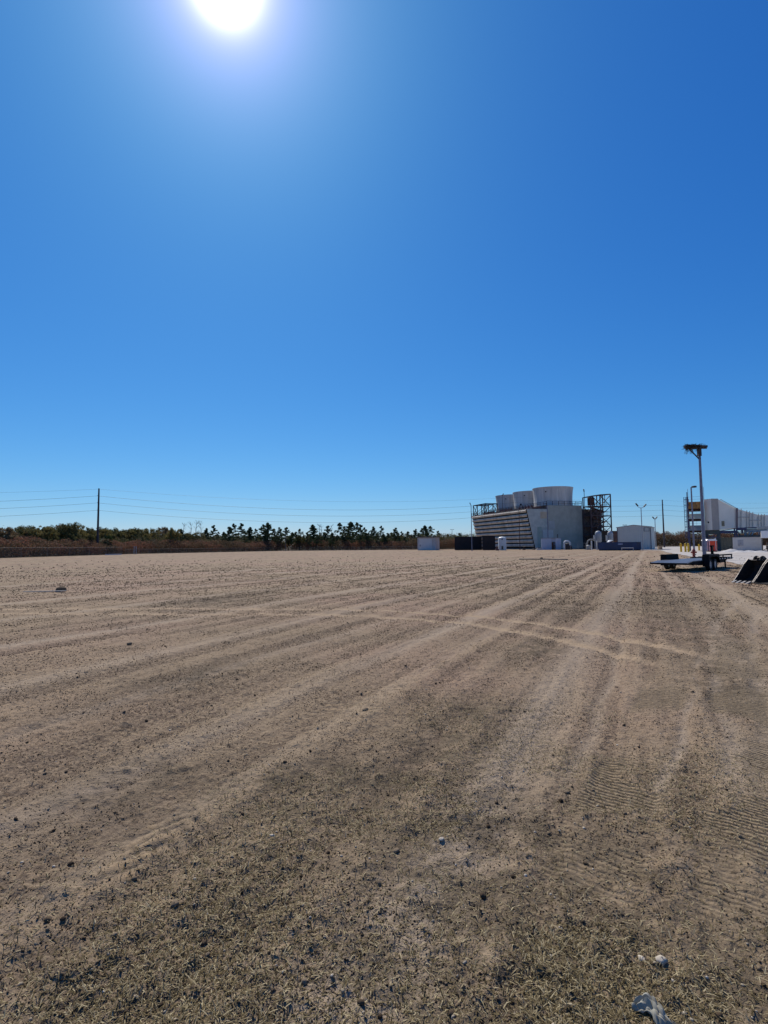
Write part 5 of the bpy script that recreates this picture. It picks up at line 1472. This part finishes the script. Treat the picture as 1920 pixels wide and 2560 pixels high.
# limerock heaps
def heap(px, Y, w_, h, label, seed):
    rg = np.random.default_rng(seed); n = 36
    u = np.linspace(-1, 1, n); X_, Y_ = np.meshgrid(u, u); rr = np.hypot(X_, Y_)
    Z = h * np.clip(1 - rr ** 1.5, -.05, 1) * (.8 + .4 * fbm(X_ * 2 + seed, Y_ * 2, seed, 3)) 
    V = np.stack([X_ * w_ / 2, Y_ * w_ / 2.4, Z], -1).reshape(-1, 3)
    i = np.arange(n - 1)[:, None] * n + np.arange(n - 1)[None]; Fq = np.stack([i, i + 1, i + n + 1, i + n], -1).reshape(-1, 4)
    o = np_mesh('gravel_heap', V, Fq, mat('heap_limerock', (.55, .52, .47), .95, 0, .1, 2, bump=.03, bscale=8), smooth=True)
    o.location = base(px, Y) + Vector((0, 0, .03)); tag(o, label, 'gravel heap', 'pale gravel heaps')
heap(1828, 88, 3.6, .5, 'largest pale gravel heap, behind the trailer winch post', 1)
heap(1852, 86, 2.6, .28, 'second pale gravel heap from the left', 2)
heap(1873, 86, 3.2, .3, 'third pale gravel heap, before the grey cabin', 3)
heap(1900, 85, 2.6, .26, 'rightmost low pale gravel heap', 4)

# ------------------------------------------------------------------ flat trailer
TR = empty('flat_trailer', (18.95, 32.4, 0.0), R(42.2))
tag(TR, 'black tandem-axle flatbed trailer with tilted tail parked at the edge of the lot', 'trailer')
m_tire = mat('tyre_rubber', (.012, .012, .012), .85, 0, .3, 8)
m_deck = mat('deck_plate', (.115, .12, .135), .42, .2, .2, 2.5, (.08, .075, .07), stretch=(.4, 2, 1))
DZ = .62
MB().box(-2.5, 3.3, -.98, .98, DZ - .05, DZ).add([(-2.505, -.98, DZ - .05), (-2.505, .98, DZ - .05), (-2.505, .98, DZ), (-2.505, -.98, DZ), (-3.6, -.98, DZ - .15), (-3.6, .98, DZ - .15), (-3.6, .98, DZ - .10), (-3.6, -.98, DZ - .10)],
     [(0, 1, 2, 3), (4, 7, 6, 5), (3, 2, 6, 7), (0, 4, 5, 1), (0, 3, 7, 4), (1, 5, 6, 2)]).build('deck', m_deck, TR)
mb = MB()
for y in (-.93, .93):
    mb.box(-2.5, 3.3, y - .05, y + .05, DZ - .24, DZ - .055); mb.bar((-2.5, y, DZ - .15), (-3.6, y, DZ - .17), .06, .05)
for x in np.arange(-2.4, 3.3, .6): mb.box(x, x + .07, -.87, .87, DZ - .16, DZ - .055)
mb.box(-3.68, -3.6, -.98, .98, DZ - .19, DZ - .1)
for y in (-.6, .6): mb.bar((3.3, y, DZ - .14), (5.1, y * .12, DZ - .14), .09, .15)
mb.build('frame', black_paint, TR)
# low side rails in front of the fenders
mb = MB()
mb.bar((1.0, -1.0, DZ + .24), (4.9, -1.0, DZ + .24), .08, .09); mb.bar((1.0, -1.0, DZ + .0), (4.9, -1.0, DZ + .0), .06, .12)
for x in (3.0, 4.86): mb.bar((x, -1.0, DZ), (x, -1.0, DZ + .25), .06)
mb.bar((3.3, 1.0, DZ + .0), (4.9, 1.0, DZ + .0), .06, .12)
mb.bar((4.9, -1.0, DZ + .02), (4.9, 1.0, DZ + .02), .08, .14)
mb.build('side_rail', black_paint, TR)
MB().box(3.31, 4.85, -.96, .96, DZ - .04, DZ - .005).build('front_deck', m_deck, TR)
for i in range(7):
    x = 1.5 + i * .55; MB().box(x, x + .2, -1.05, -1.035, DZ - .02, DZ + .05).build('reflector', mat('reflector_white', (.5, .5, .48), .4), TR)
# fenders
for sg in (-1, 1):
    f_ = MB(); y0, y1 = sorted((sg * 1.0, sg * 1.34)); yi0, yi1 = sorted((sg * .985, sg * 1.01))
    prof = [(-1.06, .26), (-1.0, .93), (.98, .93), (1.12, .42)]
    for (xa, za), (xb_, zb_) in zip(prof[:-1], prof[1:]):
        f_.add([(xa, y0, za), (xb_, y0, zb_), (xb_, y1, zb_), (xa, y1, za), (xa, y0, za + .015), (xb_, y0, zb_ + .015), (xb_, y1, zb_ + .015), (xa, y1, za + .015)],
               [(0, 1, 2, 3), (7, 6, 5, 4), (0, 4, 5, 1), (1, 5, 6, 2), (2, 6, 7, 3), (3, 7, 4, 0)])
    f_.prism([(-1.1, .62), (-1.0, .95), (.98, .95), (1.1, .62)], yi0, yi1)
    yo0, yo1 = sorted((sg * 1.325, sg * 1.345))
    f_.prism([(-1.06, .26), (-1.0, .94), (.98, .94), (1.12, .42), (1.08, .42), (.9, .72), (.5, .84), (0, .8), (-.5, .84), (-.9, .72), (-.98, .26)], yo0, yo1)
    f_.build('fender', black_paint, TR)
    for x in (-.44, .44):
        wl = MB(); r = .35; prof = [(r * .60, -.10), (r * .92, -.11), (r, -.07), (r, .07), (r * .92, .11), (r * .60, .10)]
        wl.lathe(prof, 32, caps=False); wl.xform(Matrix.Rotation(R(90), 4, 'X'))
        w_ = wl.build('wheel', m_tire, TR, True); w_.location = (x, sg * 1.16, .345)
        rm = MB().lathe([(.215, .085), (.20, .07), (.17, .02), (.15, .015), (.09, .05), (.045, .07), (.04, .09)], 20)
        rm.lathe([(.215, -.085), (.20, -.07), (.06, -.05)], 20)
        rm.xform(Matrix.Rotation(R(90 * 1), 4, 'X'))
        ri = rm.build('rim', mat('rim_steel', (.30, .30, .32), .45, .4, .1, 4), w_, True)
        if sg > 0: ri.rotation_euler = (0, 0, math.pi)
MB().tube([(-.44, -1.1, .345), (-.44, 1.1, .345)], .05, 8).tube([(.44, -1.1, .345), (.44, 1.1, .345)], .05, 8).build('axles', black_paint, TR)
mb = MB().box(4.0, 4.55, -.35, .35, DZ, DZ + .28); mb.build('tool_box', black_paint, TR, bevel=.015)
MB().tube([(4.05, -.1, DZ + .28), (4.05, -.1, DZ + .75)], .09, 12).box(3.95, 4.15, -.2, .0, DZ + .75, DZ + .86).tube([(3.9, -.2, DZ + .8), (3.6, -.3, DZ + .6), (3.4, -.3, DZ + .5), (3.55, -.3, DZ + .3), (4.0, -.25, DZ + .28)], .022, 6).build('winch_post', black_paint, TR)
MB().tube([(3.55, -.95, 0.02), (3.55, -.95, DZ - .05)], .045, 10).box(3.45, 3.65, -1.05, -.85, 0.0, .03).box(3.35, 3.75, -1.0, -.9, DZ - .14, DZ - .05).build('jack', black_paint, TR)
MB().tube([(5.1, 0, DZ - .14), (5.5, 0, DZ - .14)], .06, 10).lathe([(.09, 0), (.09, .1), (.05, .13)], 12, (5.52, 0, DZ - .22)).build('coupler', black_paint, TR)
pts = []
rnd = random.Random(9)
for i in range(14): pts.append((3.6 + i * .16 + rnd.uniform(-.02, .02), -1.1 + .18 * math.sin(i * 1.1), .03))
o = MB().tube(pts, .03, 8).tube([(p[0] + .3, p[1] + .25, .03) for p in pts[3:]], .025, 8).build('hose', black_paint, None, True); o.location = (18.95, 32.4, 0); o.rotation_euler = (0, 0, R(42.2 - 25))
tag(o, 'black hose lying on the ground beside the trailer jack', 'hose')

# ------------------------------------------------------------------ excavator buckets
def bucket_mesh(w_, s, parent, teeth=True):
    # profile in (u, z): cutting edge at the origin, mouth leaning back, shell curving behind
    shell = [(0, .02), (.16, .02), (.50, .06), (.82, .22), (1.02, .48), (1.08, .74), (1.0, .92), (.86, .99)]
    shell = [(u * s, z * s) for u, z in shell]
    th = .035
    vs = []; fs = []
    for y in (0, w_):
        pass
    n = len(shell)
    inner = []
    for i, (u, z) in enumerate(shell):
        a = shell[max(0, i - 1)]; b = shell[min(n - 1, i + 1)]; dx, dz = b[0] - a[0], b[1] - a[1]; l_ = math.hypot(dx, dz)
        inner.append((u - dz / l_ * th, z + dx / l_ * th))
    mb = MB(); mb.prism(shell + inner[::-1], 0, w_, 'y')
    mb.build('shell', m_bk, parent)
    side = [(.04 * s, .07 * s), (.30 * s, .33 * s), (.60 * s, .76 * s), (.80 * s, .99 * s)] + inner[::-1][:-1]
    side = [(.04 * s, .075 * s), (.28 * s, .36 * s), (.56 * s, .76 * s), (.78 * s, 1.0 * s), (.9 * s, .985 * s), (1.02 * s, .90 * s), (1.07 * s, .74 * s), (1.01 * s, .48 * s), (.81 * s, .235 * s), (.5 * s, .075 * s)]
    for y in (-.004, w_ - .031):
        MB().prism(side, y, y + .035, 'y').build('side_plate', m_bk, parent)
        a_, b_ = ((.03 * s, .06 * s), (.79 * s, 1.02 * s))
        e = MB()
        ed = [(.0, .06), (.27, .39), (.55, .79), (.79, 1.03)]
        for (ua, za), (ub, zb_) in zip(ed[:-1], ed[1:]):
            e.bar((ua * s, y + .018, za * s), (ub * s, y + .018, zb_ * s), .03, .035)
        e.build('lit_side_edge', m_edge, parent)  # rim bars whose paler colour paints sunlight on the side plate edges
    for i in range(4 if teeth else 0):
        y = w_ * (i + .5) / 4
        MB().prism([(-.20 * s, .0), (-.19 * s, .03 * s), (.02 * s, .11 * s), (.12 * s, .09 * s), (.12 * s, .0)], y - .05 * s, y + .05 * s).build('tooth', m_tooth, parent)
    for y in (w_ * .30, w_ * .62):
        e = MB(); e.prism([(.68 * s, .99 * s), (.74 * s, 1.12 * s), (.84 * s, 1.17 * s), (.95 * s, 1.13 * s), (1.06 * s, 1.0 * s), (1.09 * s, .8 * s), (1.0 * s, .9 * s), (.88 * s, .995 * s)], y, y + .04)
        e.build('ear', m_bk, parent)
    MB().tube([(.85 * s, w_ * .26, 1.08 * s), (.85 * s, w_ * .70, 1.08 * s)], .035, 12).build('pin', m_edge, parent)
    MB().prism([(.02, .05), (.02, .12), (.7 * s, .99 * s), (.74 * s, .97 * s)], 0.2, .21).v
m_bk = mat('bucket_steel', (.018, .015, .013), .7, .1, .3, 5, (.05, .035, .025), bump=.004, bscale=30)
m_edge = mat('lit_edge', (.13, .12, .115), .5, .5, .3, 8, (.06, .045, .035))  # lighter than the shell: sunlit edge put into the colour
m_tooth = mat('worn_tooth', (.36, .34, .31), .45, .4, .2, 10, (.2, .17, .14))
p1 = grd(1834, 1455.5)
for k, (w_, s, off, dr, lab) in enumerate(((.95, .95, 0.0, 0, 'left black excavator bucket resting on its teeth'), (1.05, .98, 1.0, -3, 'right black toothless bucket cut by the photo edge'))):
    rz = R(8 + dr); wdir = Vector((.139, -.990, 0))
    t = thing('excavator_bucket', lab, 'excavator bucket', p1 + wdir * off * .98 + Vector((0, 0, -.01)), rz, 'excavator buckets at the lot edge')
    bucket_mesh(w_, s, t, k == 0)
    for ch in t.children: ch.location.y -= w_       # width runs to the right of the corner
# pale board under the cutting edges
# ------------------------------------------------------------------ small things on the field
a = grd(1298, 1399); b = grd(1420, 1400)
o = MB().tube([a + Vector((0, 0, .06)), a.lerp(b, .5) + Vector((0, .1, .07)), b + Vector((0, 0, .06))], .05, 8).build('long_pipe', mat('grey_pipe', (.12, .115, .10), .8, 0, .3, .6, (.22, .2, .17)))
tag(o, 'long thin pipe lying across the field before the cooling tower', 'pipe')
p = grd(1354, 1397.5); o = MB().lathe([(.05, 0), (.16, .05), (.14, .16), (.04, .2)], 7).box(-.2, .15, -.08, .1, 0, .08).build('dirt_lump', m_clod); o.location = p
tag(o, 'dark lump of dirt beside the long pipe', 'clod')
# rag at the bottom right
def rag():
    n, m_ = 46, 22
    a = grd(1586, 2540); b = grd(1700, 2610)
    d = (b - a); ln = d.length; d.normalize(); s_ = Vector((-d.y, d.x, 0))
    vs = []; fs = []
    for i in range(n):
        u = i / (n - 1)
        for j in range(m_):
            v = j / (m_ - 1) - .5
            wdt = .02 + .05 * math.sin(math.pi * min(1, u * .9 + .12))
            fold = .007 * math.sin(v * 19 + u * 5) + .005 * math.sin(v * 33 - u * 9) + .008 * math.sin(u * 17 + v * 4)
            hump = .012 * (1 - (2 * v) ** 2) * (math.sin(math.pi * u * .95 + .05) ** .5)
            c = a + d * (u * ln) + s_ * (v * wdt * (1 + .15 * math.sin(u * 11)) + .018 * math.sin(u * 6))
            vs.append((c.x, c.y, float(height(np.array([c.x]), np.array([c.y]))[0]) + .012 + hump + abs(fold)))
    for i in range(n - 1):
        for j in range(m_ - 1): fs.append((i * m_ + j, i * m_ + j + 1, (i + 1) * m_ + j + 1, (i + 1) * m_ + j))
    o = MB().add(vs, fs).build('rag', mat('pale_cloth', (.34, .32, .25), .85, 0, .12, 30, (.22, .24, .22)), None, True)
    md = o.modifiers.new('solid', 'SOLIDIFY'); md.thickness = .003
    tag(o, 'crumpled pale grey rag on the dirt at the bottom edge', 'rag')
rag()
# single stones big enough to point at
bv, bf = ico(2)
def stone(px, py, s, label, m=m_peb, name='stone', flat=.6):
    p = grd(px, py); rg = np.random.default_rng(int(px))
    V = bv * (1 + .5 * (fbm(bv[:, 0] * 1.3 + px, bv[:, 1] * 1.3 + bv[:, 2] * 1.7, 5, 3)[:, None] - .5) * 2) * s
    V = V * np.array([1.25, .95, flat])
    o = np_mesh(name, V, bf, m, smooth=False)
    o.location = (p.x, p.y, float(height(np.array([p.x]), np.array([p.y]))[0]) + s * flat * .55); o.rotation_euler = (0, 0, rg.uniform(0, 6)); tag(o, label, 'stone' if m is m_peb else 'clod')
stone(1652, 2426, .021, 'round tan stone above the rag at the bottom right')
stone(1605, 2415, .013, 'small whitish stone left of the round tan stone')
stone(1104, 2108, .014, 'angular pale stone right of centre in the near ground')
stone(680, 2096, .012, 'flat pale stone in the near ground left of centre')
stone(437, 2262, .018, 'dark earth clod in the lower left foreground', m_clod, 'clod')
stone(990, 2132, .018, 'dark earth clod left of the angular pale stone', m_clod, 'clod')
stone(914, 1785, .03, 'dark earth clod near the middle of the field', m_clod, 'clod')
stone(323, 1614, .045, 'dark earth clod left of the middle, near the crossing tracks', m_clod, 'clod')
stone(1416, 1983, .02, 'dark earth clod beside the crawler track ribs', m_clod, 'clod')
# board lying far left on the field
a = grd(112, 1481); o = MB().box(-.75, .75, -.06, .06, .03, .06).build('board', mat('pale_plank', (.42, .37, .31), .9, 0, .15, 3)); o.location = a; o.rotation_euler = (0, 0, R(8)); tag(o, 'pale plank lying far out at the left of the field', 'plank')
a = grd(153, 1478.5); o = MB().lathe([(.06, 0), (.2, .05), (.17, .14), (.05, .2)], 8).build('clod', m_clod); o.location = a; tag(o, 'dark clod at the right end of the pale plank', 'clod')
